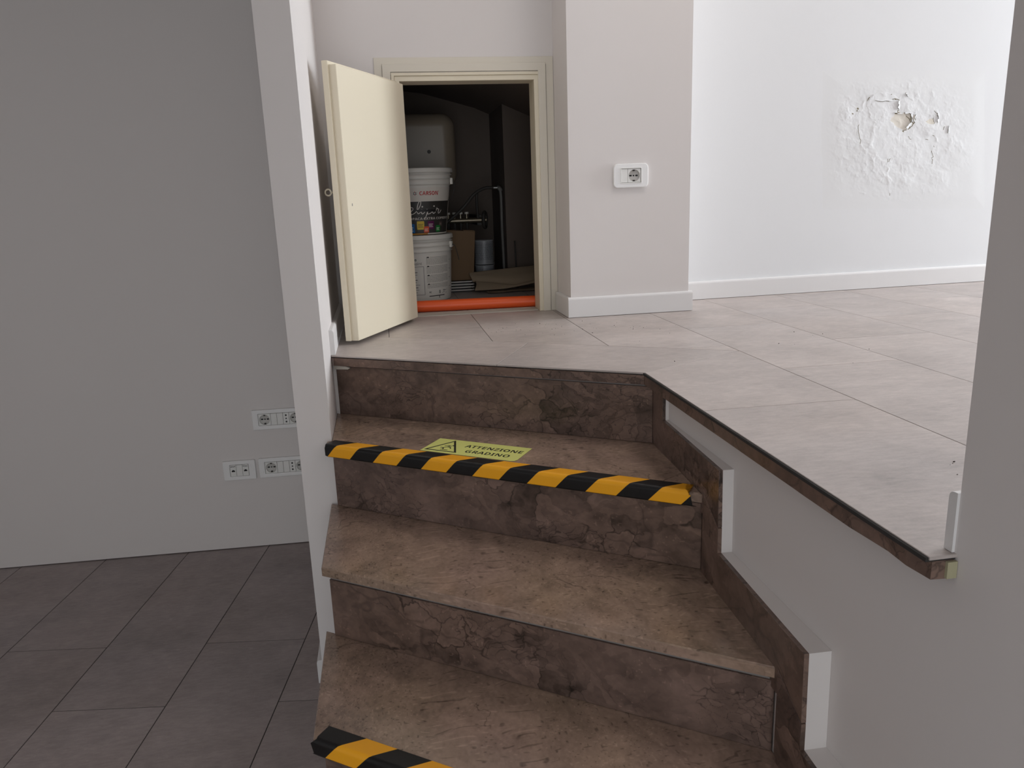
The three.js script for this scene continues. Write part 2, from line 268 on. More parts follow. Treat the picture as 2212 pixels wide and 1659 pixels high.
// ---------------------------------------------------------------- back wall with blistered, peeling paint
{
  const a = [1.03, -2.8013], b = [5.3, -2.9226];
  const w = struct('wall_back', 'bright white wall with blistered and peeling damp paint', [1.03, U, -2.8013]);
  part(w, 'plaster', panel(a, b, U - 0.03, CEIL, 0.12), M.wallB);
  const d = V(b[0] - a[0], 0, b[1] - a[1]).normalize(), n = V(-d.z, 0, d.x);
  // damage is laid out on a sheet 2014 x 1659 whose corners sit at these (x along the wall, height) places
  const TL = [1.667, 1.693], TR = [2.341, 1.688], BR = [2.403, 1.195], BL = [1.699, 1.221];
  const place = (qx, qy) => { const u = qx / 2014, v = qy / 1659, f = k => TL[k] * (1 - u) * (1 - v) + TR[k] * u * (1 - v) + BR[k] * u * v + BL[k] * (1 - u) * v; return [f(0), f(1)]; };
  const segd = (x, y, L) => { let m = 1e9; for (let i = 0; i + 1 < L.length; i++) { const [ax, ay] = L[i], [bx, by] = L[i + 1], dx = bx - ax, dy = by - ay, t = clamp(((x - ax) * dx + (y - ay) * dy) / (dx * dx + dy * dy)); m = Math.min(m, Math.hypot(x - ax - t * dx, y - ay - t * dy)); } return m; };
  const inside = (x, y, P) => { let c = false; for (let i = 0, j = P.length - 1; i < P.length; j = i++) { const [xi, yi] = P[i], [xj, yj] = P[j]; if ((yi > y) !== (yj > y) && x < (xj - xi) * (y - yi) / (yj - yi) + xi) c = !c; } return c; };
  const sheetB = [[530, 335], [600, 255], [690, 225], [820, 235], [890, 270], [940, 320], [948, 430], [905, 485], [860, 530], [830, 570], [720, 582], [640, 575], [560, 530], [530, 430]];
  const bareC = [[870, 498], [905, 480], [1000, 486], [1060, 474], [1115, 492], [1150, 512], [1130, 600], [1075, 640], [1045, 690], [985, 722], [935, 668], [880, 645], [835, 590], [845, 540]];
  const bareD = [[1270, 590], [1370, 545], [1384, 560], [1372, 632], [1310, 612]];
  const ridges = [
    [[[455, 325], [432, 440], [415, 560], [425, 650], [425, 790], [445, 900], [500, 975], [560, 1030], [600, 1100]], 20, 5],
    [[[500, 340], [470, 420], [440, 500], [425, 600]], 14, 5], [[[345, 360], [385, 430], [405, 455]], 13, 5],
    [[[640, 640], [600, 720], [572, 850], [582, 960], [625, 1030]], 26, 4], [[[530, 430], [545, 490], [570, 540], [640, 620]], 16, 3],
    [[[785, 1110], [788, 1300], [815, 1500]], 13, 5.5], [[[815, 1320], [860, 1380], [885, 1420]], 14, 2.5], [[[760, 1290], [720, 1240]], 12, 2],
    [[[1440, 1250], [1480, 1260], [1495, 1420]], 18, 4], [[[1420, 1330], [1415, 1440]], 12, 3], [[[690, 1470], [700, 1530], [730, 1550]], 12, 2.5],
    [[[950, 1380], [990, 1310], [1030, 1290]], 30, 3], [[[1030, 1390], [1060, 1340]], 20, 2.5], [[[220, 560], [250, 610], [310, 620]], 12, 4], [[[205, 500], [215, 560]], 12, 4],
    [[[1130, 620], [1120, 740], [1150, 800]], 18, 3], [[[1590, 760], [1600, 900], [1580, 1050]], 40, 2.5], [[[420, 1420], [440, 1490], [500, 1530]], 12, 2.2],
    [[[1040, 430], [1035, 350], [1000, 280]], 16, 2.5], [[[1110, 330], [1070, 290]], 12, 2.5], [[[1640, 780], [1720, 860]], 40, 2.5]];
  const domes = [[280, 490, 110, 145, 7], [620, 950, 560, 560, 9], [1350, 690, 230, 130, 4], [1100, 1000, 260, 300, 4], [700, 160, 300, 200, 3], [1700, 950, 260, 260, 5], [1480, 1330, 140, 140, 4], [90, 700, 300, 500, 3], [1000, 1350, 160, 120, 4], [680, 420, 190, 170, 4]];
  const edge = (x, y) => Math.min(step(-80, 240, x), step(2100, 1880, x), step(-90, 160, y), step(1780, 1500, y));
  const jx = (x, y) => x + 46 * (fbm(x / 55, y / 55, 4, 45) - 0.5), jy = (x, y) => y + 46 * (fbm(x / 55, y / 55, 4, 46) - 0.5);
  function height(X, Y) {
    const x = jx(X, Y), y = jy(X, Y);
    let h = 0;
    for (const [cx, cy, rx, ry, k] of domes) { const r = Math.hypot((x - cx) / rx, (y - cy) / ry); if (r < 1) h += k * (1 - r * r) * (1 - r * r) * 1.2; }
    for (const [L, wd, k] of ridges) { const q = segd(x, y, L) / wd; if (q < 4) { const m = vn(x / 45, y / 45, 3), s2 = 0.55 + 1.1 * vn(x / 60 + 9, y / 60, 5); h += k * 0.62 * Math.exp(-q * q / (s2 * s2)) * (0.15 + 1.5 * m * m); } }
    if (inside(x, y, sheetB)) h += 1.6;
    if (inside(x, y, bareC)) h -= 0.9; if (inside(x, y, bareD)) h -= 0.7;
    const zone = step(1150, 350, Math.hypot((x - 900) * 0.85, y - 800));
    h += zone * (8.0 * (fbm(x / 170, y / 190, 3, 15) - 0.5) + 3.4 * Math.pow(fbm(x / 62, y / 75, 3, 25), 3) * 2);
    if (Math.hypot((x - 280) / 115, (y - 490) / 150) < 1) h += 3.5 * (fbm(x / 26, y / 32, 3, 35) - 0.5);
    return h * 0.0006 * edge(X, Y);
  }
  const NX = 430, NY = 350, X0 = -80, X1 = 2100, YA = -90, YB = 1780, pos = [], uv = [], idx = [];
  for (let j = 0; j <= NY; j++) for (let i = 0; i <= NX; i++) {
    const qx = X0 + (X1 - X0) * i / NX, qy = YA + (YB - YA) * j / NY, [x, y] = place(qx, qy), s = (x - a[0]) / d.x, h = height(qx, qy) * 0.52 + 0.0015 * edge(qx, qy) - 0.00015;
    pos.push(a[0] + d.x * s + n.x * h, y, a[1] + d.z * s + n.z * h); uv.push(i / NX, 1 - j / NY);
  }
  for (let j = 0; j < NY; j++) for (let i = 0; i < NX; i++) { const k = j * (NX + 1) + i; idx.push(k, k + NX + 1, k + 1, k + 1, k + NX + 1, k + NX + 2); }
  const g = new THREE.BufferGeometry(); g.setAttribute('position', new THREE.Float32BufferAttribute(pos, 3)); g.setAttribute('uv', new THREE.Float32BufferAttribute(uv, 2)); g.setIndex(idx); g.computeVertexNormals();
  // dirt in the cracks and bare plaster where the paint is gone (print of matter, no shade)
  const cracks = [[[535, 335], [560, 300], [605, 255]], [[640, 328], [700, 335], [820, 345]], [[862, 318], [885, 308], [935, 322], [948, 360], [930, 400], [940, 440], [905, 490]], [[875, 490], [970, 497]], [[1000, 480], [1060, 474], [1110, 490], [1118, 505]],
    [[1030, 518], [1050, 550], [1100, 600], [1075, 640], [1045, 690]], [[1085, 520], [1075, 555], [1120, 600], [1100, 640], [1050, 690]], [[1155, 505], [1145, 550], [1130, 570], [1140, 590], [1120, 605]], [[985, 722], [1030, 700]],
    [[1382, 540], [1372, 632]], [[1390, 465], [1435, 487]], [[1425, 500], [1450, 540], [1425, 595]], [[1500, 692], [1525, 655]], [[1580, 672], [1565, 735]], [[1285, 812], [1320, 822]], [[1385, 778], [1402, 782]],
    [[1355, 970], [1370, 1000], [1372, 1030], [1355, 1055]], [[1358, 1070], [1362, 1090], [1355, 1130]], [[772, 1110], [782, 1080]], [[790, 1105], [800, 1075], [815, 1068]], [[820, 1520], [822, 1540]], [[415, 420], [400, 465]], [[430, 640], [425, 760], [440, 880]], [[828, 240], [850, 246]], [[1015, 240], [1045, 262]], [[1040, 780], [1075, 810], [1095, 812]], [[1380, 910], [1384, 925]]];
  const map = canvasTex(2048, 1762, (c, w, hh) => {
    const k = w / (X1 - X0), X = x => (x - X0) * k, Y = y => (y - YA) * k * (hh / ((YB - YA) * k));
    c.fillStyle = 'rgb(231,231,231)'; c.fillRect(0, 0, w, hh);
    const wig = L => { const o = []; for (let i = 0; i < L.length; i++) { o.push(L[i]); const n2 = L[i + 1]; if (n2) { const m = Math.max(1, Math.round(Math.hypot(n2[0] - L[i][0], n2[1] - L[i][1]) / 9)); for (let q = 1; q < m; q++) o.push([L[i][0] + (n2[0] - L[i][0]) * q / m, L[i][1] + (n2[1] - L[i][1]) * q / m]); } } return o.map(([x, y]) => [2 * x - jx(x, y), 2 * y - jy(x, y)]); };
    const poly = (P, f) => { c.beginPath(); wig([...P, P[0]]).forEach((q, i) => c[i ? 'lineTo' : 'moveTo'](X(q[0]), Y(q[1]))); c.closePath(); c.fillStyle = f; c.fill(); };
    poly(bareC, 'rgb(228,222,211)'); poly(bareD, 'rgb(226,220,208)');
    c.lineCap = 'round'; c.lineJoin = 'round';
    cracks.forEach((L, i) => { c.beginPath(); wig(L).forEach((q, k2) => c[k2 ? 'lineTo' : 'moveTo'](X(q[0]), Y(q[1]))); c.strokeStyle = i < 9 ? 'rgb(112,103,80)' : 'rgb(128,122,106)'; c.lineWidth = (i < 9 ? 8 : 6.5) * k; if (i === 1) c.lineWidth = 4.5 * k; c.stroke(); });
    for (const [x, y, r] of [[545, 315, 10], [890, 312, 12], [900, 488, 14], [415, 430, 15], [1030, 250, 12], [990, 718, 12], [405, 460, 8], [1115, 600, 10], [350, 495, 12]]) { c.beginPath(); c.ellipse(X(x), Y(y), r * k, r * k * 0.6, 0.5, 0, 7); c.fillStyle = 'rgb(126,117,94)'; c.fill(); }
  });
  part(w, 'blistered_paint', g, S({ map, roughness: 0.9 }), 'blistered and cracked white paint film');
  // loose curled flakes, each a thin bent piece standing off the wall
  const flake = (A, B, up, lift, curl) => {                           // strip from A to B, 'up' wide, curling away from the wall
    const P = [], I = [], nu = 8, nv = 5;
    for (let side = 0; side < 2; side++) for (let j = 0; j <= nv; j++) for (let i = 0; i <= nu; i++) {
      const t = i / nu, v = j / nv, lift2 = 0.55, jag = 0.25 + 0.75 * vn(i * 1.3 + A[0], A[1], 4), [x, y] = place(A[0] + (B[0] - A[0]) * t + up[0] * v * jag + 10 * (vn(i * 1.9, A[0], 6) - 0.5), A[1] + (B[1] - A[1]) * t + up[1] * v * jag + 10 * (vn(i * 1.7, A[1], 7) - 0.5));
      const s = (x - a[0]) / d.x, h = 0.0022 + lift2 * (lift * v + curl * v * v) + side * 0.0009; P.push(a[0] + d.x * s + n.x * h, y, a[1] + d.z * s + n.z * h);
    }
    const q = (nu + 1) * (nv + 1);
    for (let j = 0; j < nv; j++) for (let i = 0; i < nu; i++) { const k = j * (nu + 1) + i; I.push(k, k + 1, k + nu + 1, k + 1, k + nu + 2, k + nu + 1); I.push(q + k, q + k + nu + 1, q + k + 1, q + k + 1, q + k + nu + 1, q + k + nu + 2); }
    for (let i = 0; i < nu; i++) { const k = nv * (nu + 1) + i; I.push(k, k + 1, q + k, k + 1, q + k + 1, q + k); }
    const f = new THREE.BufferGeometry(); f.setAttribute('position', new THREE.Float32BufferAttribute(P, 3)); f.setIndex(I); f.computeVertexNormals(); part(w, 'paint_flake', f, M.wallB);
  };
  flake([1110, 492], [1120, 600], [-48, 8], 0.004, 0.006); flake([1155, 505], [1135, 600], [-26, 4], 0.004, 0.005); flake([1100, 610], [1040, 695], [-34, -22], 0.003, 0.006);
  flake([950, 330], [945, 440], [-42, 4], 0.002, 0.006); flake([1005, 472], [1110, 482], [0, 30], 0.003, 0.004); flake([880, 478], [975, 486], [0, 16], 0.003, 0.003); flake([1450, 480], [1455, 590], [-34, 10], 0.002, 0.004);
  flake([640, 318], [850, 322], [0, 22], 0.002, 0.002); flake([1590, 640], [1580, 735], [-22, 6], 0.002, 0.003); flake([600, 250], [530, 335], [14, 12], 0.003, 0.003); flake([1030, 235], [1060, 275], [-22, 12], 0.002, 0.004);
}

// ---------------------------------------------------------------- skirting boards
function skirting(name, label, runs) {                              // run: [[x,z] start, [x,z] end, base height, height]; the face is to the left of start->end seen from above... n towards the room
  const gs = runs.map(([a, b, y, hh = 0.068, t = 0.012]) => {
    const d = V(b[0] - a[0], 0, b[1] - a[1]), L = d.length(); d.divideScalar(L); const n = V(-d.z, 0, d.x);
    const p = [[0, y], [t, y], [t, y + hh - 0.008], [t - 0.0012, y + hh - 0.0035], [t - 0.0042, y + hh - 0.0008], [t - 0.008, y + hh], [0, y + hh]];
    return prism(p, 0, L, { o: V(a[0], 0, a[1]), ux: n, uy: V(0, 1, 0), uz: d });
  });
  return structMesh(name, label, merge(gs), M.skirt);
}
skirting('baseboard_pillar', 'white skirting board wrapping the foot of the pillar', [[[0.609, -2.5565], [1.055, -2.5565], U + 0.0015], [[0.621, -2.745], [0.621, -2.5565], U + 0.0015], [[1.043, -2.5565], [1.043, -2.80], U + 0.0015]].map(r => r));
skirting('baseboard_back', 'white skirting board along the damaged bright wall', [[[1.055, -2.8021], [5.2, -2.9201], U + 0.0015]]);
skirting('baseboard_partition', 'short white skirting board on the partition behind the open door', [[[-0.1665, -2.158], [-0.1665, -2.74], U + 0.0005, 0.070, 0.013]].map(([a, b, ...r]) => [a, b, ...r]));
skirting('baseboard_jamb', 'end of white skirting at the foot of the right wall', [[[0.729, -0.716], [0.6155, -0.716], U + 0.0005, 0.072, 0.013]]);
skirting('baseboard_left', 'small white skirting end at the foot of the partition', [[[-0.249, -2.87], [-0.249, -1.945], 0, 0.07, 0.016]]);

// ---------------------------------------------------------------- tiled floors
const clipHalf = (P, nx, nz, c) => {                               // keep nx*x + nz*z <= c
  const out = []; for (let i = 0; i < P.length; i++) { const a = P[i], b = P[(i + 1) % P.length], fa = nx * a[0] + nz * a[1] - c, fb = nx * b[0] + nz * b[1] - c; if (fa <= 0) out.push(a); if (fa * fb < 0) { const t = fa / (fa - fb); out.push([a[0] + (b[0] - a[0]) * t, a[1] + (b[1] - a[1]) * t]); } } return out;
};
let GAP = 0.0016;
const toneMap = new Map(), tones = m => { if (!toneMap.has(m)) toneMap.set(m, [0.965, 0.99, 1.01, 1.035].map(k => { const c = m.clone(); c.color.multiplyScalar(k); return c; })); return toneMap.get(m); };
function addTile(parent, P, top, th, mat) {
  if (P.length < 3 || Math.abs(area2(P)) < 2e-4) return;
  const Q = inset(area2(P) < 0 ? [...P].reverse() : P, GAP / 2);
  part(parent, 'tile', slab(Q, top - th, top, 0.0006, [rnd() * 3, rnd() * 3]), tones(mat)[Math.floor(rnd() * 4)]);
}
const floorUp = struct('floor_upper', 'light grey tiled floor of the raised landing', [0.6, U, -1.9]);
{
  const F0 = [-0.159, -2.155], F1 = [0.584, -1.686], E1 = [0.584, -0.711];
  part(floorUp, 'bed', slab([[-0.155, -2.158], [0.581, -1.691], [0.581, -0.7135], [0.735, -0.7135], [0.735, 2.6], [5.2, 2.6], [5.2, -4.15], [-0.166, -4.15], [-0.166, -2.16]], 0.8736, U - 0.0012), M.grout);
  // strip of cut tiles along the front edge of the landing; its inner joint
  const J0 = [-0.166, -2.493], J1 = [0.896, -1.848];
  const jx = z0 => J0[0] + (z0 - J0[1]) / (J1[1] - J0[1]) * (J1[0] - J0[0]);
  const cut = [0.393, -2.153], cutF = [0.262, -1.889];
  addTile(floorUp, [[-0.166, -2.157], F0, cutF, cut, J0], U, 0.004, M.tile);
  addTile(floorUp, [cutF, F1, J1, cut], U, 0.004, M.tile);
  // strip along the side edge
  addTile(floorUp, [F1, [0.584, -1.345], [0.898, -1.337], [0.898, -1.848]], U, 0.004, M.tile);
  addTile(floorUp, [[0.584, -1.345], E1, [0.898, -0.711], [0.898, -1.337]], U, 0.004, M.tile);
  // field: columns 0.3 wide, joints 0.585 apart, each column shifted by 0.2855
  const nx = J1[1] - J0[1], nz = -(J1[0] - J0[0]), len = Math.hypot(nx, nz), n = [-nx / len, -nz / len], c = n[0] * J0[0] + n[1] * J0[1];
  for (let k = -3; k < 16; k++) {
    const x0 = Math.max(-0.165, 0.598 + 0.3 * k), x1 = Math.min(5.19, 0.598 + 0.3 * (k + 1)); if (x1 <= x0) continue;
    const front = k <= 0;
    const js = front && k < 0 ? [-5.3, -4.75, -4.16, -3.58 + (k + 1) * 0.28, -2.80, 0] : Array.from({ length: 20 }, (_, i) => -1.34 - 0.2855 * k + 0.585 * (i - 8)).filter(z => z < 3.2);
    for (let i = 0; i + 1 < js.length; i++) {
      const z0 = Math.max(js[i], k < 1 ? -4.1 : -2.84), z1 = Math.min(js[i + 1], 2.59); if (z1 <= z0) continue;
      let P = [[x0, z1], [x1, z1], [x1, z0], [x0, z0]];
      if (front) P = clipHalf(P, -n[0] * -1, -n[1] * -1, c);
      addTile(floorUp, P, U, 0.004, M.tile);
    }
  }
  for (let z = -0.711; z < 2.5; z += 0.585) addTile(floorUp, [[0.735, z], [0.898, z], [0.898, Math.min(2.59, z + 0.585)], [0.735, Math.min(2.59, z + 0.585)]], U, 0.004, M.tile);
}
GAP = 0.0026;
const floorLow = struct('floor_lower', 'dark grey tiled floor of the lower room laid askew', [-1, 0, -1]);
{
  part(floorLow, 'bed', slab([[-2.6, -3.0], [-0.19, -3.0], [-0.19, -0.3], [0.619, -0.3], [0.619, 2.6], [-2.6, 2.6]], -0.06, -0.0012), M.grout);
  const th = 0.145, u = [Math.cos(th), Math.sin(th)], v = [Math.sin(th), -Math.cos(th)], O = [-0.666, -1.93];
  const at = (a, b) => [O[0] + u[0] * a + v[0] * b, O[1] + u[1] * a + v[1] * b];
  for (let k = -8; k < 6; k++) for (let j = -5; j < 2; j++) {
    const b0 = j * 1.2 + (k % 2 ? 0 : 0.3), P = [at(k * 0.302, b0), at((k + 1) * 0.302, b0), at((k + 1) * 0.302, b0 + 1.2), at(k * 0.302, b0 + 1.2)];
    const region = (Q, x0, x1, z0, z1) => clipHalf(clipHalf(clipHalf(clipHalf(Q, -1, 0, -x0), 1, 0, x1), 0, -1, -z0), 0, 1, z1);
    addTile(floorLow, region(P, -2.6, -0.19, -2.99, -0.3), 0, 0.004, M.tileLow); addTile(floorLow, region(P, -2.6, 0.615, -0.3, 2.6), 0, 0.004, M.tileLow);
  }
}

// ---------------------------------------------------------------- staircase
const stair = thing('staircase', 'brown marble steps with stepped side skirting climbing to the landing', 'stairs', [0.2, 0, -1.4]);
const N = [                                                          // nose lines (left, right) of landing, tread 1..4
  [[-0.159, -2.155], [0.584, -1.686]], [[-0.1784, -1.896], [0.593, -1.3625]], [[-0.182, -1.563], [0.5815, -1.023]], [[-0.188, -1.230], [0.573, -0.682]], [[-0.193, -0.90], [0.565, -0.345]]];
const RL = [[[-0.1575, -2.190], [0.6055, -1.691]], [[-0.165, -1.908], [0.596, -1.3665]], [[-0.168, -1.566], [0.584, -1.032]], [[-0.172, -1.236], [0.575, -0.698]], [[-0.175, -0.905], [0.566, -0.362]]];
const YT = [0.8735, Y1, Y2, Y3, Y4];
// treads
const treadPoly = [null,
  [N[1][0], N[1][1], [0.612, -1.70], [-0.166, -2.205], [-0.166, -1.929], [-0.1784, -1.929]],
  [N[2][0], N[2][1], [0.600, -1.372], [-0.182, -1.926]],
  [N[3][0], N[3][1], [0.588, -1.040], [-0.188, -1.590]],
  [N[4][0], N[4][1], [0.580, -0.705], [-0.193, -1.255]]];
for (let i = 1; i <= 4; i++) part(stair, 'tread', slab(treadPoly[i], YT[i] - 0.020, YT[i], 0.0022, [(i >> 1) + 0.20, (i & 1) + 0.06 - Math.min(...treadPoly[i].map(q => q[1]))]), M.tread);
// risers, each 2 cm thick, with a recessed joint under the nose
for (let i = 0; i < 5; i++) {
  const top = YT[i] - (i ? 0.020 : 0.0228) - (i === 0 ? 0.008 : i === 2 ? 0.012 : 0.003), bot = i < 4 ? YT[i + 1] : 0;
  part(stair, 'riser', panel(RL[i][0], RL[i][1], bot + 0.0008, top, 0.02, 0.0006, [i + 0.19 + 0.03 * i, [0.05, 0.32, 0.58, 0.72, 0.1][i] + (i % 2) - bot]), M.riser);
  const sh = 0.004, a = [RL[i][0][0] + sh * 0.55, RL[i][0][1] - sh], b = [RL[i][1][0] + sh * 0.55, RL[i][1][1] - sh];
  part(stair, 'joint', panel(a, b, top - 0.002, YT[i] - (i ? 0.0205 : 0.0232), 0.012), M.caulk);
}
// marble edging slab under the landing tiles: front and side
part(stair, 'landing_nosing', slab([[-0.1655, -2.158], [-0.160, -2.158], [0.5835, -1.688], [0.6185, -1.71], [-0.1655, -2.235]], 0.8505, 0.8732, 0.0012, [0.2, 1.3]), M.riser);
{
  // side slab, its outer lower edge chipped towards the end
  const e = []; for (let i = 0; i <= 26; i++) { const z = -1.686 + (0.972) * i / 26, c = i > 22 ? 0.004 * vn(i * 1.7, 3, 2) * (i - 21) * 0.6 : 0.0006 * vn(i * 2.1, 3, 5); e.push([0.5835 + c, z]); }
  part(stair, 'landing_nosing', slab([...e, [0.606, -0.7125], [0.6185, -0.7125], [0.6185, -1.70]], 0.8505, 0.8732, 0.0015, [1.1, 0.4]), M.riser);
  part(stair, 'filler', box(0.6062, 0.6185, 0.852, 0.8725, -0.7125, -0.7085), M.foam, 'cream adhesive block in the broken end of the edging');
}
part(stair, 'plaster_fillet', slab([[-0.1662, -2.2], [-0.1572, -2.194], [-0.1572, -2.21], [-0.1662, -2.21]].map(([x, z]) => [x, z + 0.006]), Y1, 0.8485), M.wall);
part(stair, 'mortar_smear', prism([[0, 0], [0.045, 0.002], [0.052, 0.007], [0.038, 0.010], [0.0, 0.011]], 0, 0.006, { o: V(-0.157, 0.838, -2.172), ux: V(0.845, 0, 0.534), uy: V(0, 1, 0), uz: V(-0.534, 0, 0.845) }), M.mortar);
// stepped stringer on the right: marble face, painted plaster backing
{
  const o = V(0.607, 0, -1.70), ux = V(-0.0414, 0, 0.99914), uz = V(-0.99914, 0, -0.0414);
  const prof = [[-0.02, 0.8478], [0.081, 0.8478], [0.081, 0.781], [0.421, 0.781], [0.425, 0.6145], [0.765, 0.6145], [0.768, 0.449], [1.11, 0.449], [1.115, 0.275], [1.46, 0.275], [1.46, 0], [-0.02, 0]];
  const cutAt = (P, s0, s1) => clipHalf(clipHalf(P, -1, 0, -s0), 1, 0, s1);
  const bk = prism(prof, -0.03, -0.0078, { o, ux, uy: V(0, 1, 0), uz }), bp = bk.attributes.position;   // reaches back to the wall face
  for (let i = 0; i < bp.count; i++) if ((bp.getX(i) - o.x) * uz.x + (bp.getZ(i) - o.z) * uz.z < -0.02) bp.setX(i, WX - 0.0002);
  bk.computeVertexNormals(); part(stair, 'plaster_backing', bk, M.wall);
  // marble pieces, one per step: upright part and level part divided by a slanting joint at each nose
  const pcs = [[[-0.02, 0.8478], [0.081, 0.8478], [0.081, 0.781], [0.4205, 0.781], [0.4245, 0.6665], [0.342, 0.7085], [0.342, 0.66], [-0.02, 0.66]],
    [[0.342, 0.7065], [0.4247, 0.6645], [0.425, 0.6145], [0.7645, 0.6145], [0.768, 0.497], [0.685, 0.540], [0.685, 0.49], [0.342, 0.49]],
    [[0.685, 0.538], [0.768, 0.495], [0.768, 0.449], [1.11, 0.449], [1.115, 0.33], [1.03, 0.372], [1.03, 0.15], [0.685, 0.15]],
    [[1.03, 0.370], [1.115, 0.328], [1.115, 0.275], [1.46, 0.275], [1.46, 0], [1.03, 0]]];
  pcs.forEach((p, i) => part(stair, 'stringer', prism(inset(area2(p) < 0 ? [...p].reverse() : p, 0.0004), -0.0078, 0.0, { o, ux, uy: V(0, 1, 0), uz, ch: 0.0005, off: [i * 0.7 + 0.4, 0.2 * i] }), M.riser));
}
// masonry core under the treads
part(stair, 'core', merge([slab([[-0.16, -2.20], [0.618, -1.712], [0.618, -1.95], [-0.16, -2.6]], 0.01, 0.845), slab([[-0.163, -1.928], [0.60, -1.388], [0.60, -1.72], [-0.163, -2.22]], 0.01, Y1 - 0.022), slab([[-0.165, -1.60], [0.59, -1.06], [0.60, -1.40], [-0.165, -1.926]], 0.01, Y2 - 0.022), slab([[-0.168, -1.27], [0.58, -0.73], [0.59, -1.07], [-0.168, -1.60]], 0.01, Y3 - 0.022), slab([[-0.17, -0.94], [0.57, -0.40], [0.58, -0.74], [-0.17, -1.28]], 0.002, Y4 - 0.022)]), M.wall);

// ---------------------------------------------------------------- hazard edge strips and sign
const hazard = (first, f) => canvasTex(2048, 128, (c, w, h) => {    // 1.0 m long, profile 0.064 m across
  c.fillStyle = '#0b0b0c'; c.fillRect(0, 0, w, h); c.fillStyle = '#ffb21c';
  const px = w / f.len, pitch = f.pitch * px, yw = f.yellow * px, sl = f.slant * px;
  for (let x = first * px; x < w + pitch; x += pitch) { c.beginPath(); c.moveTo(x + sl, 0); c.lineTo(x + yw + sl, 0); c.lineTo(x + yw, h); c.lineTo(x, h); c.closePath(); c.fill(); }
});
function edgeStrip(name, label, A, B, y, t0, t1, prm, ragged) {      // runs along the nose A->B from distance t0 to t1
  const d = V(B[0] - A[0], 0, B[1] - A[1]).normalize(), out = V(-d.z, 0, d.x), o = V(A[0], y, A[1]);   // out: away from the tread
  // outer profile (out, up), from the back of the tread round the nose to the bottom of the front
  const prof = [[-0.0372, 0.0008], [-0.0368, 0.0024], [-0.005, 0.0034], [0.0005, 0.0026], [0.0042, -0.002], [0.0050, -0.006], [0.0052, -0.0255], [0.0048, -0.0275], [0.0015, -0.0275]];
  const inner = [[-0.0372, 0.0002], [0.0006, 0.0002], [0.0012, -0.004], [0.0012, -0.0275]];
  let acc = [0]; for (let i = 1; i < prof.length; i++) acc.push(acc[i - 1] + Math.hypot(prof[i][0] - prof[i - 1][0], prof[i][1] - prof[i - 1][1]));
  const total = acc.at(-1), L = t1 - t0, n = 60, P = [], UV = [], I = [], m = prof.length;
  const pt = (q, t) => o.clone().addScaledVector(d, t).addScaledVector(out, q[0]).add(V(0, q[1], 0));
  for (let i = 0; i <= n; i++) for (let k = 0; k < m; k++) {
    let t = t0 + L * i / n; if (ragged && i === 0) t += ragged(k / (m - 1), 0); if (ragged && i === n) t += ragged(k / (m - 1), 1);
    const q = pt(prof[k], t); P.push(q.x, q.y, q.z); UV.push((t - t0) / prm.len, 1 - acc[k] / total);
  }
  for (let i = 0; i < n; i++) for (let k = 0; k + 1 < m; k++) { const a = i * m + k; I.push(a, a + 1, a + m, a + 1, a + m + 1, a + m); }
  const g = new THREE.BufferGeometry(); g.setAttribute('position', new THREE.Float32BufferAttribute(P, 3)); g.setAttribute('uv', new THREE.Float32BufferAttribute(UV, 2)); g.setIndex(I); g.computeVertexNormals();
  const th = thing(name, label, 'edge strip', [o.x, y, o.z], 'striped warning strips on the step edges');
  part(th, 'striped_cover', g, S({ map: hazard(prm.first, prm), roughness: 0.42, side: THREE.DoubleSide }));
  const body = [...prof.slice(1, -1).map(([a, b]) => [a * 0.96, b - 0.0006]), ...inner.slice(1).reverse().map(([a, b]) => [a + 0.0003, b + 0.0004])];
  part(th, 'foam_body', prism(body, t0 + 0.008, t1 - 0.036, { o, ux: out, uy: V(0, 1, 0), uz: d }), M.hole);
  return th;
}
edgeStrip('hazard_edge_strip', 'yellow and black hazard strip on the step below the landing, under the sign', N[1][0], N[1][1], Y1, -0.002, 0.929, { first: 0.0045, pitch: 0.1372, yellow: 0.0685, slant: 0.067, len: 0.931 }, (v, end) => end ? -0.034 * (1 - v) : (v > 0.75 ? 0.014 * (v - 0.75) * 4 : 0.002 * vn(v * 9, 2, 2)));
edgeStrip('hazard_edge_strip', 'worn yellow and black hazard strip on the lowest visible step edge', N[3][0], N[3][1], Y3, 0.002, 0.86, { first: 0.0226, pitch: 0.137, yellow: 0.0665, slant: 0.067, len: 0.858 }, (v, end) => end ? 0 : 0.012 * vn(v * 14, 5, 2) - 0.008 * v);
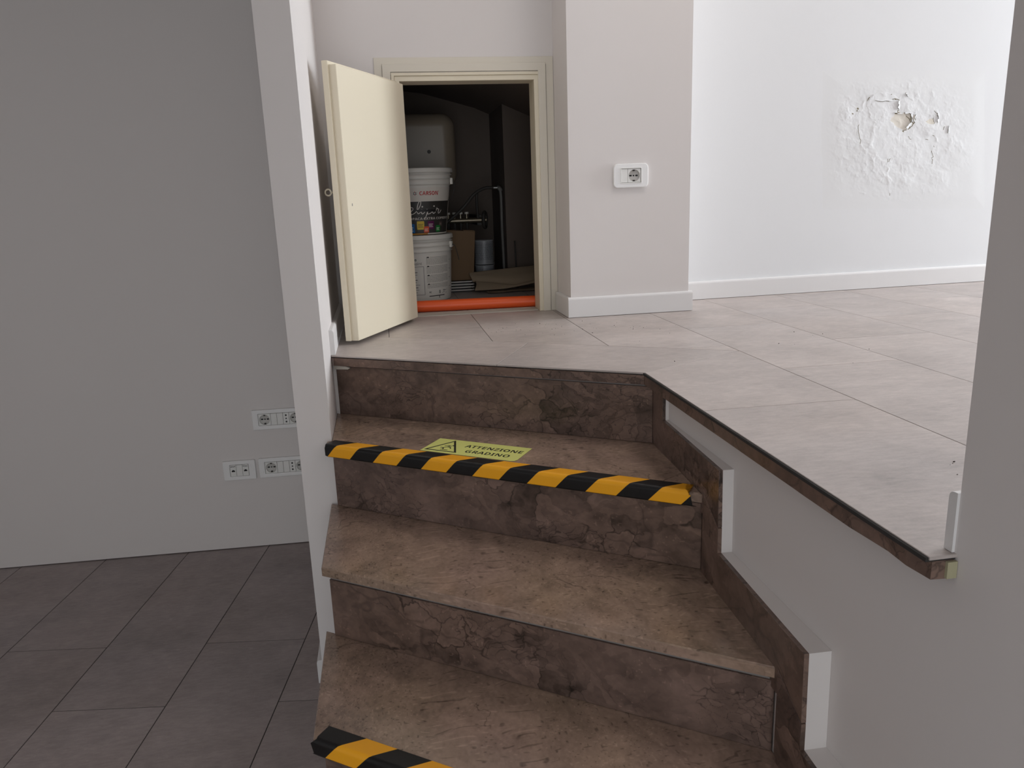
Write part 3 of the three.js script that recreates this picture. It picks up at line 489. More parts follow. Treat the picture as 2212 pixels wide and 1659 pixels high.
{
  // sign stuck on the tread
  const c = [[0.052, -1.790], [0.262, -1.647], [0.321, -1.729], [0.109, -1.870]].map(([x, z]) => V(x, Y1 + 0.0006, z));
  const o = c[0], ux = c[1].clone().sub(c[0]), uy = c[3].clone().sub(c[0]), W = ux.length(), Hh = uy.length(); ux.normalize(); const uz = V(0, 1, 0); const vy = uz.clone().cross(ux);
  const P = [[0, 0], [W - 0.012, 0.0], [W - 0.003, 0.004], [W, 0.012], [W, Hh], [0, Hh]];
  const g = prism(P, 0, 0.0006, { o, ux, uy: vy, uz }), p = g.attributes.position, uv = g.attributes.uv;
  for (let i = 0; i < p.count; i++) { const q = V().fromBufferAttribute(p, i).sub(o); uv.setXY(i, clamp(q.dot(ux) / W), clamp(q.dot(vy) / Hh)); }
  const map = canvasTex(1024, 408, (k, w, h) => {
    k.fillStyle = '#e6e888'; k.fillRect(0, 0, w, h); k.strokeStyle = '#16180e'; k.fillStyle = '#16180e';
    k.lineWidth = 20; k.lineJoin = 'miter'; k.beginPath(); k.moveTo(196, 42); k.lineTo(362, 356); k.lineTo(34, 356); k.closePath(); k.stroke();
    k.lineCap = 'round'; k.lineJoin = 'round'; k.lineWidth = 13;                       // tripping figure
    const L = (...p) => { k.beginPath(); p.forEach((q, i) => k[i ? 'lineTo' : 'moveTo'](...q)); k.stroke(); };
    k.beginPath(); k.arc(252, 176, 14, 0, 7); k.fill();
    L([236, 196], [206, 226], [178, 262], [150, 258]); L([178, 262], [196, 292], [182, 322]); L([206, 226], [244, 236], [262, 262]); L([232, 200], [198, 186], [170, 204]); L([204, 318], [252, 318]);
    k.font = 'bold 102px sans-serif'; k.textBaseline = 'alphabetic'; const put = (t, x, y, w2) => { k.save(); k.translate(x, y); k.scale(w2 / (k.measureText(t).width || w2), 1); k.fillText(t, 0, 0); k.restore(); }; put('ATTENZIONE', 372, 182, 622);
    put('GRADINO', 438, 326, 480);
  });
  const th = thing('warning_sign', 'yellow-green ATTENZIONE GRADINO sticker with warning triangle lying on the step', 'sign', [c[0].x, Y1, c[0].z]);
  part(th, 'sticker', g, S({ map, roughness: 0.5 }));
}

// ---------------------------------------------------------------- closet door: frame and open leaf
{
  const d1 = struct('door_1', 'small cream closet door standing open against the partition', [0.32, U, -2.757]);
  const u = (x0, x1, top, t) => [[x0, U], [x0 + t, U], [x0 + t, top - t], [x1 - t, top - t], [x1 - t, U], [x1, U], [x1, top], [x0, top]];
  const board = (x0, x1, top, t, z0, z1, name, ch, mat = M.cream) => part(d1, name, prism(u(x0, x1, top, t), z0, z1, { ch }), mat);
  board(0.0135, 0.6195, 1.753, 0.0252, -2.757, -2.7535, 'wall_band', 0.0008, M.creamWall);
  board(0.0395, 0.5925, 1.734, 0.0265, -2.80, -2.7495, 'casing', 0.0012, M.creamWall);
  board(0.0672, 0.5790, 1.7055, 0.0100, -2.82, -2.7515, 'rebate', 0.001);
  board(0.0772, 0.5690, 1.6955, 0.0170, -2.845, -2.7555, 'jamb', 0.0015);
  // leaf
  const A = V(-0.091, 0, -2.298), B = V(0.103, 0, -2.700), d = B.clone().sub(A), L = d.length(); d.normalize(); const out = V(d.z, 0, -d.x);   // out: towards the partition
  const y0 = 0.892, y1 = 1.6625;
  const leaf = part(d1, 'leaf', prism([[0, y0], [L, y0], [L, y1], [0, y1]], 0, 0.021, { o: A.clone().addScaledVector(out, 0.021), ux: d, uy: V(0, 1, 0), uz: out.clone().negate(), ch: 0.0014 }), M.cream);
  part(leaf, 'lip', prism([[-0.009, y0], [L + 0.002, y0], [L + 0.002, y1 + 0.010], [-0.009, y1 + 0.010]], 0, 0.0175, { o: A.clone().addScaledVector(out, 0.0385), ux: d, uy: V(0, 1, 0), uz: out.clone().negate(), ch: 0.0015 }), M.cream);
  const rp = A.clone().addScaledVector(out, 0.0395).addScaledVector(d, 0.030); rp.y = 1.322;
  const ring = new THREE.TorusGeometry(0.0088, 0.0024, 10, 28); const q = new THREE.Quaternion().setFromUnitVectors(V(0, 0, 1), d.clone().negate().add(V(0.25, 0, 0)).normalize()); ring.applyQuaternion(q);
  const rc = V(-0.1445, 1.3225, -2.342); ring.translate(rc.x, rc.y, rc.z);
  const pull = part(leaf, 'ring_pull', ring, M.cream);
  part(pull, 'stem', tube([[rp.x, rp.y, rp.z], [rp.x * 0.4 + rc.x * 0.6 + 0.004, rp.y, rp.z * 0.4 + rc.z * 0.6], [rc.x + 0.0085, rc.y, rc.z - 0.002]], 0.0022, 12, 8), M.cream);
  part(leaf, 'strike_mark', prism([[0, 0], [0.004, 0.001], [0.0035, 0.008], [0.0, 0.007]], 0, 0.0005, { o: A.clone().addScaledVector(d, 0.026).setY(1.282).addScaledVector(out, -0.0001), ux: d, uy: V(0, 1, 0), uz: out.clone().negate() }), M.caulk);
  for (const yy of [1.05, 1.5]) part(leaf, 'hinge', xform(cyl(0.006, 0.006, 0.05, 14), [B.x - 0.012, yy, B.z - 0.02]), M.cream);
}

// ---------------------------------------------------------------- closet shell
{
  const gs = { left: box(-0.30, -0.1665, U - 0.03, 2.0, -4.1, -2.85), right: merge([box(0.80, 0.9, U - 0.03, 2.0, -4.1, -2.85), box(0.575, 0.80, U - 0.03, 2.0, -4.05, -3.62)]), back: box(-0.3, 0.9, U - 0.03, 2.0, -4.2, -4.05),
    top: prism([[-0.17, 1.86], [0.25, 1.80], [0.50, 1.73], [0.80, 1.60], [0.80, 2.0], [-0.17, 2.0]], -4.1, -2.85), front: merge([box(-0.166, 0.066, U, 2.0, -2.86, -2.8475), box(0.577, 0.80, U, 2.0, -2.86, -2.8475), box(0.066, 0.577, 1.70, 2.0, -2.86, -2.8475)]) };
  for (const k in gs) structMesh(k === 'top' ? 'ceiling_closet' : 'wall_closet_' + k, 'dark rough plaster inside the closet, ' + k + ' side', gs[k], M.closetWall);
  structMesh('trim_1', 'rough mortar strip across the closet threshold', prism(Array.from({ length: 24 }, (_, i) => [0.094 + 0.456 * i / 23, 2.782 + 0.008 * vn(i * 0.9, 1, 3) - 0.0006 * i * 0.5]).concat([[0.55, 2.86], [0.094, 2.86]]), U, U + 0.0022, FLAT), M.mortar);
}

// ---------------------------------------------------------------- things in the closet
{
  // orange drain pipe along the threshold
  const p = thing('drain_pipe', 'orange plastic drain pipe lying across the closet threshold', 'pipe', [0.33, U, -2.888]);
  const A = V(0.0, U + 0.0215, -2.912), B = V(0.60, U + 0.0215, -2.868), len = A.distanceTo(B), dir = B.clone().sub(A).normalize();
  const txt = canvasTex(1024, 256, (c, w, h) => { c.fillStyle = '#f0602a'; c.fillRect(0, 0, w, h); c.fillStyle = '#7d2c14'; c.font = 'bold 40px sans-serif'; c.save(); c.translate(862, 98); c.scale(0.92, 0.7); c.fillText('BAMBEPLAN', 0, 0); c.restore(); });
  const outer = cyl(0.0213, 0.0213, len, 40); outer.rotateZ(-Math.PI / 2);                                 // axis along +x; u runs round, v along
  const uv = outer.attributes.uv; for (let i = 0; i < uv.count; i++) { const a = uv.getX(i), b = uv.getY(i); uv.setXY(i, 1 - b, a); }
  outer.applyQuaternion(new THREE.Quaternion().setFromUnitVectors(V(1, 0, 0), dir)); const mid = A.clone().add(B).multiplyScalar(0.5); outer.translate(mid.x, mid.y, mid.z);
  part(p, 'pipe', outer, S({ map: txt, roughness: 0.4 }));
  part(p, 'socket_end', (() => { const g = cyl(0.0232, 0.0232, 0.03, 40); g.rotateZ(-Math.PI / 2); g.applyQuaternion(new THREE.Quaternion().setFromUnitVectors(V(1, 0, 0), dir)); g.translate(A.x, A.y + 0.002, A.z); return g; })(), M.orange);
}
function pail(name, label, c, y, rb, rt, h, text) {
  const t = thing(name, label, 'bucket', [c[0], y, c[1]]), R = k => rb + (rt - rb) * k;
  const P = [[0, 0], [rb - 0.004, 0], [rb, 0.004], [R(0.74), h * 0.74], [R(0.74) + 0.006, h * 0.745], [R(0.75) + 0.006, h * 0.755], [R(0.755) + 0.001, h * 0.76], [R(0.82) + 0.001, h * 0.82], [R(0.82) + 0.006, h * 0.825], [R(0.83) + 0.006, h * 0.835], [R(0.835) + 0.001, h * 0.84], [R(0.89) + 0.001, h * 0.89], [R(0.9) + 0.006, h * 0.895], [R(0.9) + 0.006, h * 0.905], [R(0.91), h * 0.91], [R(0.95), h * 0.95]];
  part(t, 'body', new THREE.LatheGeometry(P.map(q => new THREE.Vector2(...q)), 64), M.bucket, undefined, true);
  const lid = [[0, h * 0.985], [rt - 0.012, h * 0.985], [rt - 0.010, h], [rt + 0.003, h], [rt + 0.006, h - 0.003], [rt + 0.007, h * 0.935], [rt + 0.004, h * 0.93], [rt + 0.001, h * 0.935]];
  part(t, 'lid', new THREE.LatheGeometry(lid.map(q => new THREE.Vector2(...q)), 64), M.bucket, undefined, true);
  // printed label on the front, 150 degrees wide
  const a0 = -60 * Math.PI / 180, a1 = 90 * Math.PI / 180, k0 = text.k0, k1 = text.k1, LP = [], UV = [], I = [], n = 48;
  for (let i = 0; i <= n; i++) for (let j = 0; j <= 1; j++) { const a = a0 + (a1 - a0) * i / n, k = j ? k1 : k0, r = R(k) + 0.0009; LP.push(Math.sin(a) * r, k * h, Math.cos(a) * r); UV.push(i / n, j); }
  for (let i = 0; i < n; i++) { const k = i * 2; I.push(k, k + 2, k + 1, k + 2, k + 3, k + 1); }
  const g = new THREE.BufferGeometry(); g.setAttribute('position', new THREE.Float32BufferAttribute(LP, 3)); g.setAttribute('uv', new THREE.Float32BufferAttribute(UV, 2)); g.setIndex(I); g.computeVertexNormals();
  part(t, 'label', g, S({ map: canvasTex(1024, 512, text.draw), roughness: 0.45 }), text.label, true);
  // bail handle hanging at the right, with its lug
  const hy = h * text.lug, hr = R(text.lug) + 0.008, ang = text.ang;
  part(t, 'lug', xform(new RoundedBoxGeometry(0.018, 0.026, 0.012, 2, 0.003), [Math.sin(ang) * hr, hy, Math.cos(ang) * hr], [0, ang, 0]), M.bucket, undefined, true);
  const hp = []; for (let i = 0; i <= 24; i++) { const s = i / 24, aa = ang - Math.PI * s, r = hr + 0.007 + 0.004 * Math.sin(Math.PI * s), drop = text.drop * Math.sin(Math.PI * s); hp.push([Math.sin(aa) * r, hy - drop, Math.cos(aa) * r]); }
  part(t, 'handle', tube(text.handle ?? hp, 0.0017, 60, 8), M.iron, 'dark wire bail handle', true);
  return t;
}
const angX = (w, deg) => (deg + 60) / 150 * w;                       // label canvas: x of a bearing in degrees
pail('paint_bucket', 'lower white plastic paint bucket with instruction text, standing on the closet floor', [0.145, -3.31], U, 0.128, 0.142, 0.272, {
  k0: 0.05, k1: 0.70, lug: 0.84, ang: 1.15, drop: 0.02, label: 'white label with columns of small print',
  handle: [[0.139, 0.228, 0.064], [0.150, 0.222, 0.060], [0.156, 0.205, 0.050], [0.163, 0.180, 0.040], [0.168, 0.16, 0.03]],
  draw: (c, w, h) => {
    c.fillStyle = '#d9d3ca'; c.fillRect(0, 0, w, h); c.fillStyle = '#2a2622'; const X = d => angX(w, d);
    c.font = 'bold 44px sans-serif'; c.fillStyle = '#14342c'; c.fillText('o', X(-10), 60); c.fillStyle = '#57514a'; c.font = '46px sans-serif'; c.fillText('paint', X(-13), 108);
    c.strokeStyle = '#3a3631'; c.lineWidth = 4; c.strokeRect(X(-30), 128, X(5) - X(-30), 334);
    for (let i = 0; i < 9; i++) { c.fillStyle = '#4a443e'; c.fillRect(X(-22), 190 + i * 30, 40 + 60 * vn(i, 2, 1) + 40, i % 3 ? 4 : 8); }
    for (let b = 0; b < 4; b++) { const y = 22 + b * 106; c.fillStyle = '#17130f'; c.beginPath(); c.ellipse(X(13), y, 15, 7, 0, 0, 7); c.fill(); c.fillStyle = '#7d756b'; for (let r = 0; r < (b < 3 ? 10 : 6); r++) { let x = X(r ? 10 : 17); const end = X(57) - (r === 9 ? 90 : 0); while (x < end) { const l = 6 + 18 * rnd(); c.fillRect(x, y - 4 + r * 9.4, Math.min(l, end - x), 3.4); x += l + 4; } } c.fillStyle = '#17130f'; c.beginPath(); c.ellipse(X(64), y + 48, 8, 6, 0, 0, 7); c.fill(); }
    c.fillStyle = '#1d1915'; c.font = 'bold 26px sans-serif'; c.fillText('BC', X(13), 446); for (let i = 0; i < 8; i++) c.fillRect(X(33), 420 + i * 5, 22, 3); for (let i = 0; i < 24; i++) c.fillRect(X(40 + 12 * rnd()), 416 + 44 * rnd(), 14, 2.5);
    c.fillRect(X(13), 478, X(46) - X(13), 10); c.fillRect(X(33), 488, 9, 24);
  } });
pail('paint_bucket', 'upper white plastic paint bucket with dark grey label, stacked on another bucket', [0.152, -3.31], U + 0.273, 0.115, 0.148, 0.262, {
  k0: 0.005, k1: 0.71, lug: 0.80, ang: 1.35, drop: 0.02, label: 'dark grey printed label with red lettering above',
  handle: [[0.146, 0.222, 0.03], [0.154, 0.214, 0.028], [0.157, 0.185, 0.024], [0.150, 0.155, 0.03], [0.138, 0.139, 0.05], [0.127, 0.134, 0.062]],
  draw: (c, w, h) => {
    const X = d => angX(w, d); c.fillStyle = '#d8d0c6'; c.fillRect(0, 0, w, h);
    c.save(); c.translate(X(2), 82); c.scale(1.05, 1); c.fillStyle = '#b3151c'; c.font = 'bold 58px sans-serif'; c.fillText('CARSON', 0, 0); c.font = '14px sans-serif'; c.fillText('®', 232, -34); c.restore();
    ['#1c2a30', '#8f1a1c', '#1c2a30', '#2a3a40', '#8f1a1c', '#1c2a30'].forEach((f, i) => { c.fillStyle = f; c.beginPath(); const a = i * 1.047 + 0.5; c.ellipse(X(-5) + 14 * Math.cos(a), 62 + 14 * Math.sin(a), 7, 5, a, 0, 7); c.fill(); });
    c.fillStyle = '#35322f'; c.fillRect(X(-50), 150, X(75) - X(-50), h - 168); c.fillStyle = '#141312'; c.fillRect(X(-50), 150, X(75) - X(-50), 5);
    c.strokeStyle = '#d9d3cb'; c.lineWidth = 7; c.lineCap = 'round'; c.lineJoin = 'round';
    c.save(); c.translate(X(-20), 262); c.scale(1.3, 1.1);                                        // handwritten word
    c.beginPath(); c.moveTo(6, 2); c.bezierCurveTo(40, -4, 66, -30, 46, -44); c.bezierCurveTo(24, -56, -8, -10, 6, 16); c.bezierCurveTo(22, 36, 60, 20, 84, -6); c.bezierCurveTo(116, -40, 140, -96, 122, -104); c.bezierCurveTo(102, -108, 84, -20, 92, 8); c.bezierCurveTo(98, 32, 122, 8, 134, -22); c.bezierCurveTo(128, 4, 128, 24, 142, 20); c.bezierCurveTo(158, 14, 168, -10, 182, -22); c.bezierCurveTo(196, -30, 188, 12, 176, 40); c.bezierCurveTo(168, 62, 154, 76, 150, 70); c.moveTo(226, -20); c.bezierCurveTo(196, -16, 176, 22, 196, 24); c.bezierCurveTo(224, 24, 240, 2, 250, -22); c.bezierCurveTo(240, 6, 244, 24, 258, 20); c.bezierCurveTo(276, 12, 284, -14, 292, -34); c.bezierCurveTo(296, -14, 318, -30, 316, -12); c.bezierCurveTo(306, 6, 306, 24, 318, 20); c.bezierCurveTo(334, 12, 340, 0, 346, -10); c.stroke();
    c.beginPath(); c.arc(140, -50, 4, 0, 7); c.stroke(); c.beginPath(); c.arc(258, -52, 4, 0, 7); c.stroke(); c.restore();
    c.fillStyle = '#0c0b0b'; c.beginPath(); c.moveTo(X(-5), 238); c.lineTo(X(33), 236); c.lineTo(X(34), 266); c.lineTo(X(-3), 262); c.closePath(); c.fill();
    c.fillStyle = '#cfc8bf'; c.font = 'bold 33px sans-serif'; c.save(); c.translate(X(-56), 350); { const tx = 'LAVABILE OPACA EXTRA COPRENTE'; c.scale((X(73) - X(-56)) / (c.measureText(tx).width || 600), 1.1); c.fillText(tx, 0, 0); } c.restore();
    const sq = (d, y, s, f, t = '#e8e2d8') => { c.fillStyle = f; c.beginPath(); c.roundRect(X(d), y, s, s * 0.98, 9); c.fill(); c.fillStyle = t; for (let i = 0; i < 3; i++) c.fillRect(X(d) + s * 0.15, y + s * (0.34 + 0.16 * i), s * (0.68 - 0.08 * (i % 2)), s * 0.06); };
    sq(-34, 362, 84, '#a3141a'); sq(-26, 392, 112, '#1463a6'); sq(-5, 364, 96, '#d8b832', '#5d4b10'); sq(16, 366, 92, '#5c0f4a'); sq(42, 372, 60, '#4a3f3c', '#a58f86'); sq(8, 424, 72, '#d4502a'); sq(34, 416, 76, '#1d7a35');
    c.fillStyle = '#141312'; c.fillRect(X(-50), h - 20, X(75) - X(-50), 6); c.fillStyle = '#c98a28'; c.fillRect(X(-50), h - 14, X(16) - X(-50), 14);
  } });
{
  // stacked white trays, cardboard box on top
  for (let i = 0; i < 4; i++) {
    const t = thing('plastic_tray', ['lowest', 'second lowest', 'third', 'topmost'][i] + ' shallow white tray in the stack under the cardboard box', 'tray', [0.315, U + i * 0.0125, -3.52], 'white trays stacked beside the buckets');
    part(t, 'rim', (() => { const s = rrect(0.16, 0.13, 0.012); s.holes.push(rrect(0.148, 0.118, 0.010)); const g = ext(s, 0.0042, 0.0008); g.rotateX(-Math.PI / 2); g.translate(0, 0.0075, 0); return g; })(), M.bucket, undefined, true);
    part(t, 'dish', (() => { const g = ext(rrect(0.138, 0.108, 0.01), 0.009, 0.001); g.rotateX(-Math.PI / 2); return g; })(), M.iron, undefined, true);
  }
  const b = thing('cardboard_box', 'plain brown cardboard box standing upright on the stacked trays', 'box', [0.345, U + 0.0502, -3.52]);
  part(b, 'carton', prism([[-0.075, 0], [0.05, 0], [0.066, 0.215], [-0.075, 0.228]], -0.04, 0.04, { ch: 0.002 }), M.card, undefined, true);
  part(b, 'flap', prism([[0.0, 0], [0.052, -0.001], [0.05, 0.0025], [0, 0.0035]], 0, 0.078, { o: V(0.014, 0.2195, -0.039), ux: V(1, -0.06, 0).normalize(), uy: V(0, 1, 0), uz: V(0, 0, 1) }), M.card, undefined, true);
  // two paint tins
  const tinMap = canvasTex(512, 256, (c, w, h) => { c.fillStyle = '#8a8c90'; c.fillRect(0, 0, w, h); c.fillStyle = '#4a4c50'; for (let k = 0; k < 2; k++) for (let r = 0; r < 17; r++) { let x = 20 + k * 290; while (x < 200 + k * 290) { const l = 6 + 14 * rnd(); c.fillRect(x, 30 + r * 11, l, 4); x += l + 5; } } c.fillStyle = '#26282c'; c.fillRect(236, 10, 6, 236); c.fillStyle = '#d6d8dc'; c.fillRect(248, 10, 14, 236); });
  for (let i = 0; i < 2; i++) {
    const t = thing('paint_tin', i ? 'grey printed paint tin on top of another tin behind the brown paper' : 'lower paint tin half hidden behind the brown paper', 'tin', [0.458, U + i * 0.113, -3.565]);
    const bd = new THREE.CylinderGeometry(0.0435, 0.0435, 0.104, 40, 1, true); bd.rotateY(-1.62); bd.translate(0, 0.054, 0); part(t, 'body', bd, S({ map: tinMap, roughness: 0.4 }), undefined, true);
    part(t, 'rim', merge([xform(new THREE.TorusGeometry(0.0438, 0.0018, 8, 40), [0, 0.107, 0], [Math.PI / 2, 0, 0]), xform(new THREE.TorusGeometry(0.0438, 0.0018, 8, 40), [0, 0.0018, 0], [Math.PI / 2, 0, 0])]), M.tin, undefined, true);
    part(t, 'lid', xform(cyl(0.040, 0.040, 0.004, 40), [0, 0.106, 0]), M.tin, undefined, true);
  }
  // crumpled brown paper: two bent sheets
  const sheet = (nu, nv, f, th, label, pos) => {
    const P = [], I = [], q = (nu + 1) * (nv + 1);
    for (let s = 0; s < 2; s++) for (let j = 0; j <= nv; j++) for (let i = 0; i <= nu; i++) { const p = f(i / nu, j / nv); P.push(p[0], p[1] + s * th, p[2] + s * th * 0.3); }
    for (let j = 0; j < nv; j++) for (let i = 0; i < nu; i++) { const k = j * (nu + 1) + i; I.push(k, k + nu + 1, k + 1, k + 1, k + nu + 1, k + nu + 2, q + k, q + k + 1, q + k + nu + 1, q + k + 1, q + k + nu + 2, q + k + nu + 1); }
    const rim = (a, b) => I.push(a, b, q + a, b, q + b, q + a); for (let i = 0; i < nu; i++) { rim(i, i + 1); rim(nv * (nu + 1) + i + 1, nv * (nu + 1) + i); } for (let j = 0; j < nv; j++) { rim((j + 1) * (nu + 1), j * (nu + 1)); rim(j * (nu + 1) + nu, (j + 1) * (nu + 1) + nu); }
    const g = new THREE.BufferGeometry(); g.setAttribute('position', new THREE.Float32BufferAttribute(P, 3)); g.setIndex(I); g.computeVertexNormals();
    const t = thing('brown_paper', label, 'paper', pos, 'brown paper sheets on the closet floor'); part(t, 'sheet', g, S({ color: M.kraft.color, roughness: 0.95, side: THREE.DoubleSide })); return t;
  };
  sheet(36, 24, (u, v) => {                                           // upper sheet: folded along a slanting crease, rising to the back
    const x = 0.385 + 0.36 * u + 0.012 * Math.sin(v * 5) * (1 - u), z = -3.375 - 0.10 * v - 0.02 * u;
    const crease = Math.abs(v - 0.15 - 0.9 * clamp(0.5 - u) - 0.1 * u), rise = 0.012 + 0.085 * Math.pow(v, 0.75) * (0.82 + 0.25 * u) - 0.014 * Math.exp(-crease * crease * 90) + 0.028 * step(0.3, 1, u) * (1 - v);
    return [x, U + Math.max(0.003, rise + 0.004 * (fbm(u * 6, v * 6, 3, 16) - 0.5)), z];
  }, 0.002, 'folded brown kraft paper propped up behind the orange pipe', [0.55, U, -3.42]);
  sheet(28, 10, (u, v) => [0.44 + 0.34 * u, U + 0.002 + 0.004 * vn(u * 6, v * 3, 4), -3.335 - 0.04 * u - 0.09 * v], 0.0015, 'flat brown paper sheet lying under the folded paper', [0.6, U, -3.38]);
  // stick
  const st = thing('wooden_stick', 'thin dark stick leaning upright at the closet wall', 'stick', [0.612, U, -3.585]); part(st, 'rod', tube([[0.612, U, -3.585], [0.609, U + 0.21, -3.600]], 0.0035, 8, 8), M.iron);
}
{
  // water heater
  const h = thing('water_heater', 'off-white rounded water heater high in the dark closet', 'water heater', [0.215, 1.34, -3.72]);
  part(h, 'casing', new RoundedBoxGeometry(0.285, 0.325, 0.27, 8, 0.062).translate(0, 0.1625, 0), M.heater, undefined, true);
  part(h, 'indicator', xform(cyl(0.0075, 0.0085, 0.008, 20), [0.018, 0.158, 0.137], [Math.PI / 2, 0, 0]), M.iron, undefined, true);
  part(h, 'bracket', box(0.15, 0.28, 1.38, 1.62, -4.05, -3.85), M.iron);
  // manifold with four valves and a handwheel
  const m = thing('pipe_manifold', 'dark pipe manifold with a row of four small valves', 'manifold', [0.39, 1.17, -3.70]);
  part(m, 'bar', xform(cyl(0.0125, 0.0125, 0.215, 20), [0.385, 1.188, -3.70], [0, 0, Math.PI / 2]), M.brass);
  for (let i = 0; i < 4; i++) { const x = 0.313 + i * 0.029, v = part(m, 'valve', xform(cyl(0.0055, 0.0075, 0.022, 16), [x, 1.208, -3.70]), M.brass); part(v, 'cap', xform(cyl(0.0095, 0.0095, 0.009, 16), [x, 1.223, -3.70]), M.bucket); part(m, 'outlet', xform(cyl(0.006, 0.006, 0.045, 14), [x, 1.155, -3.70]), M.iron); }
  part(m, 'handwheel', xform(new THREE.TorusGeometry(0.036, 0.008, 10, 32), [0.486, 1.188, -3.70], [0, 1.25, 0]), M.iron);
  part(m, 'spindle', xform(cyl(0.006, 0.006, 0.03, 14), [0.478, 1.188, -3.70], [0, 0, Math.PI / 2]), M.steel);
  part(m, 'bracket', merge([box(0.30, 0.32, 1.165, 1.21, -4.05, -3.712), box(0.45, 0.47, 1.165, 1.21, -4.05, -3.712)]), M.iron);
  const hs = thing('braided_hose', 'dark flexible hose curving up from the manifold to the wall pipe', 'hose', [0.45, 1.19, -3.68]);
  part(hs, 'hose', tube([[0.295, 1.180, -3.66], [0.33, 1.205, -3.655], [0.385, 1.252, -3.66], [0.44, 1.310, -3.665], [0.49, 1.334, -3.67], [0.535, 1.334, -3.67]], 0.0075, 48, 10), M.iron);
  part(hs, 'branch', tube([[0.449, 1.314, -3.668], [0.4475, 1.28, -3.672], [0.449, 1.24, -3.68], [0.452, 1.199, -3.69]], 0.0065, 24, 10), M.iron);
  part(hs, 'fitting', xform(cyl(0.0095, 0.0095, 0.02, 6), [0.538, 1.334, -3.67], [0, 0, Math.PI / 2]), M.steel);
  const wp = thing('wall_pipe', 'grey metal pipe running down the closet corner from the hose', 'pipe', [0.56, U, -3.67]);
  part(wp, 'pipe', tube([[0.545, 1.334, -3.67], [0.556, 1.330, -3.67], [0.561, 1.315, -3.67], [0.5625, 1.15, -3.67], [0.566, 0.881, -3.67]], 0.0075, 40, 12), M.tinDull);
  part(wp, 'elbow', xform(new THREE.TorusGeometry(0.016, 0.0105, 10, 16, Math.PI / 2), [0.546, 1.318, -3.67]), M.tinDull);
}

// ---------------------------------------------------------------- electrical plates
const disc = (r, d, n = 24) => { const g = cyl(r, r, d, n); g.rotateX(Math.PI / 2); return g; };
function modSchuko(t, x) {                                            // 45 mm socket insert centred at x
  const s = rrect(0.0438, 0.0438, 0.001), hole = new THREE.Path(); hole.absarc(0, 0, 0.0192, 0, Math.PI * 2, false); s.holes.push(hole);
  const ins = part(t, 'socket_insert', (() => { const g = ext(s, 0.0045, 0.0004, 24); g.translate(x, 0, 0.0035); return g; })(), M.plasticIn, undefined, true);
  part(ins, 'cup', (() => { const pts = [[0, -0.0006], [0.0188, -0.0006], [0.0195, 0.0078]].map(q => new THREE.Vector2(...q)); const g = new THREE.LatheGeometry(pts, 32); g.rotateX(Math.PI / 2); g.translate(x, 0, 0); return g; })(), S({ color: M.cup.color, roughness: 0.45, side: THREE.DoubleSide }), undefined, true);
  const slot = (dx) => { const g = ext(rrect(0.0085, 0.0052, 0.0025), 0.0004); g.translate(x + dx, 0, -0.0005); return g; };
  part(ins, 'pin_hole', slot(-0.0105), M.hole, undefined, true); part(ins, 'pin_hole', slot(0.0105), M.hole, undefined, true); part(ins, 'pin_hole', xform(disc(0.0026, 0.0004), [x, 0, -0.0003]), M.hole, undefined, true);
  for (const sy of [-1, 1]) part(ins, 'earth_clip', box(x - 0.0028, x + 0.0028, sy * 0.0165 - 0.0022, sy * 0.0165 + 0.0022, -0.0003, 0.0074), M.iron, undefined, true);
}
const modBlank = (t, x) => part(t, 'blank', (() => { const g = ext(rrect(0.0215, 0.0438, 0.0008), 0.005, 0.0005); g.translate(x, 0, 0.0032); return g; })(), M.plasticIn, undefined, true);
function modLine(t, x) { const m = modBlank(t, x); m.name = 'socket_module'; for (const dy of [-0.0125, 0, 0.0125]) part(m, 'pin_hole', xform(disc(dy ? 0.0033 : 0.0026, 0.0004), [x, dy, 0.0083]), M.hole, undefined, true); }
function modData(t, x) {
  const m = modBlank(t, x); m.name = 'data_module'; const s = new THREE.Shape(); s.moveTo(-0.006, -0.0035); s.lineTo(0.006, -0.0035); s.lineTo(0.006, 0.0015); s.lineTo(0.0035, 0.0015); s.lineTo(0.0035, 0.004); s.lineTo(-0.0035, 0.004); s.lineTo(-0.0035, 0.0015); s.lineTo(-0.006, 0.0015);
  part(m, 'port', ext(s, 0.0004).translate(x, -0.001, 0.0081), M.hole, undefined, true);
  const marks = []; for (let i = 0; i < 5; i++) { const g = box(-0.0009, 0.0009, -0.0022, 0.0022, 0, 0.0003); g.rotateZ((rnd() - 0.5) * 1.6); g.translate(x - 0.0075 + i * 0.0036, 0.0165 + (rnd() - 0.5) * 0.002, 0.0083); marks.push(g); }
  part(m, 'handwritten_mark', merge(marks), M.hole, undefined, true);
}
function plate(name, label, cat, pos, ry, w, h, mods, r = 0.004, group) {
  const t = thing(name, label, cat, pos, group); t.rotation.y = ry;
  const wi = mods.reduce((a, m) => a + (m === 's' ? 0.045 : 0.0225), 0);
  const s = rrect(w, h, r); s.holes.push(rrect(wi + 0.001, 0.0455, 0.0012)); part(t, 'cover_plate', ext(s, 0.0095, 0.0028, 8), M.plastic, undefined, true);
  part(t, 'back_box', box(-wi / 2, wi / 2, -0.0228, 0.0228, -0.0014, -0.0009), M.cup, undefined, true);
  let x = -wi / 2; for (const m of mods) { if (m === 's') { modSchuko(t, x + 0.0225); x += 0.045; } else { ({ b: modBlank, l: modLine, d: modData })[m](t, x + 0.01125); x += 0.0225; } }
  return t;
}
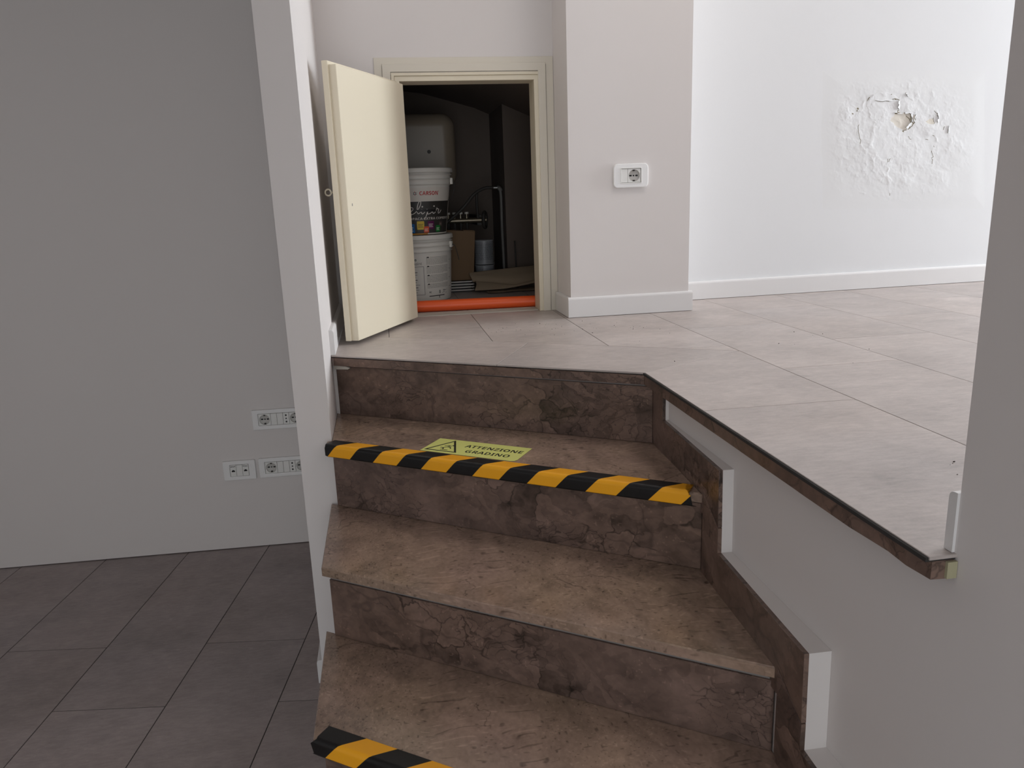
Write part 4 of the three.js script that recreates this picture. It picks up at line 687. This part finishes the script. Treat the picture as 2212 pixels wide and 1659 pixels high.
{
  const t = plate('power_socket', 'white rounded power socket plate on the pillar', 'socket', [0.8312, 1.3455, -2.5555], 0, 0.120, 0.078, ['b', 's'], 0.017);
  const s = rrect(0.074, 0.051, 0.003); s.holes.push(rrect(0.0685, 0.0458, 0.001)); part(t, 'inner_frame', ext(s, 0.0085, 0.0008).translate(0, 0, 0.0025), M.plasticIn, undefined, true);
  const wz = x => -2.972 + (x + 2.62) * (0.09 / 2.37), ry = -0.038;
  plate('multi_socket', 'upper white multi-socket plate on the shaded lower-room wall', 'socket', [-0.4285, 0.5135, wz(-0.4285) + 0.002], ry, 0.203, 0.0765, ['s', 'b', 'b', 'l', 's']);
  plate('multi_socket', 'lower white multi-socket plate on the shaded wall, right of the data socket', 'socket', [-0.4245, 0.3235, wz(-0.4245) + 0.002], ry, 0.203, 0.0765, ['s', 'b', 'b', 'l', 's']);
  plate('data_socket', 'white data socket plate with two ports on the shaded lower-room wall', 'socket', [-0.598, 0.322, wz(-0.598) + 0.002], ry, 0.119, 0.0765, ['d', 'b', 'd']);
}

// ---------------------------------------------------------------- ceiling lamp over the landing (above the view)
{
  const c = [1.15, CEIL - 0.045, -1.75], t = thing('ceiling_lamp', 'square ceiling lamp panel above the landing', 'lamp', [c[0], CEIL - 0.045, c[2]]);
  part(t, 'frame', (() => { const s = rrect(0.64, 0.64, 0.01); s.holes.push(rrect(0.60, 0.60, 0.006)); const g = ext(s, 0.044, 0.002); g.rotateX(-Math.PI / 2); return g; })(), M.plastic, undefined, true);
  part(t, 'diffuser', box(-0.3, 0.3, 0.010, 0.014, -0.3, 0.3), S({ color: rgb(0.8, 0.8, 0.8), emissive: rgb(1.0, 0.94, 0.88), emissiveIntensity: 2, roughness: 0.5 }), undefined, true);
  const l = new THREE.RectAreaLight(new THREE.Color().setRGB(1.0, 0.955, 0.915), 4.2, 0.6, 0.6); l.position.set(c[0], c[1] + 0.006, c[2]); l.lookAt(c[0], 0, c[2]); scene.add(l);
}

// ---------------------------------------------------------------- grit on the landing floor
{
  const g = new THREE.IcosahedronGeometry(1, 0), im = new THREE.InstancedMesh(g, S({ color: rgb(0.06, 0.05, 0.04), roughness: 0.95 }), 90), mt = new THREE.Matrix4();
  for (let i = 0; i < 90; i++) { const cl = [[0.42, -2.42, 0.16], [0.72, -2.28, 0.18], [0.60, -2.35, 0.25], [0.9, -0.95, 0.12], [1.1, -1.9, 0.6]][Math.floor(rnd() * 4.6)], a = rnd() * 6.28, r = Math.sqrt(rnd()) * cl[2], s = 0.0005 + 0.0011 * rnd() * rnd(); mt.compose(V(cl[0] + Math.cos(a) * r, U + s * 0.5, cl[1] + Math.sin(a) * r * 0.5), new THREE.Quaternion().setFromEuler(new THREE.Euler(rnd() * 6, rnd() * 6, 0)), V(s * 1.6, s * 0.7, s)); im.setMatrixAt(i, mt); }
  im.name = 'grit'; im.userData = { kind: 'stuff', label: 'dark grit scattered on the landing tiles', category: 'grit' }; shade(im); scene.add(im);
}
scene.traverse(o => { if (o.isMesh) { o.castShadow = true; o.receiveShadow = true; } });
renderer.render(scene, camera);
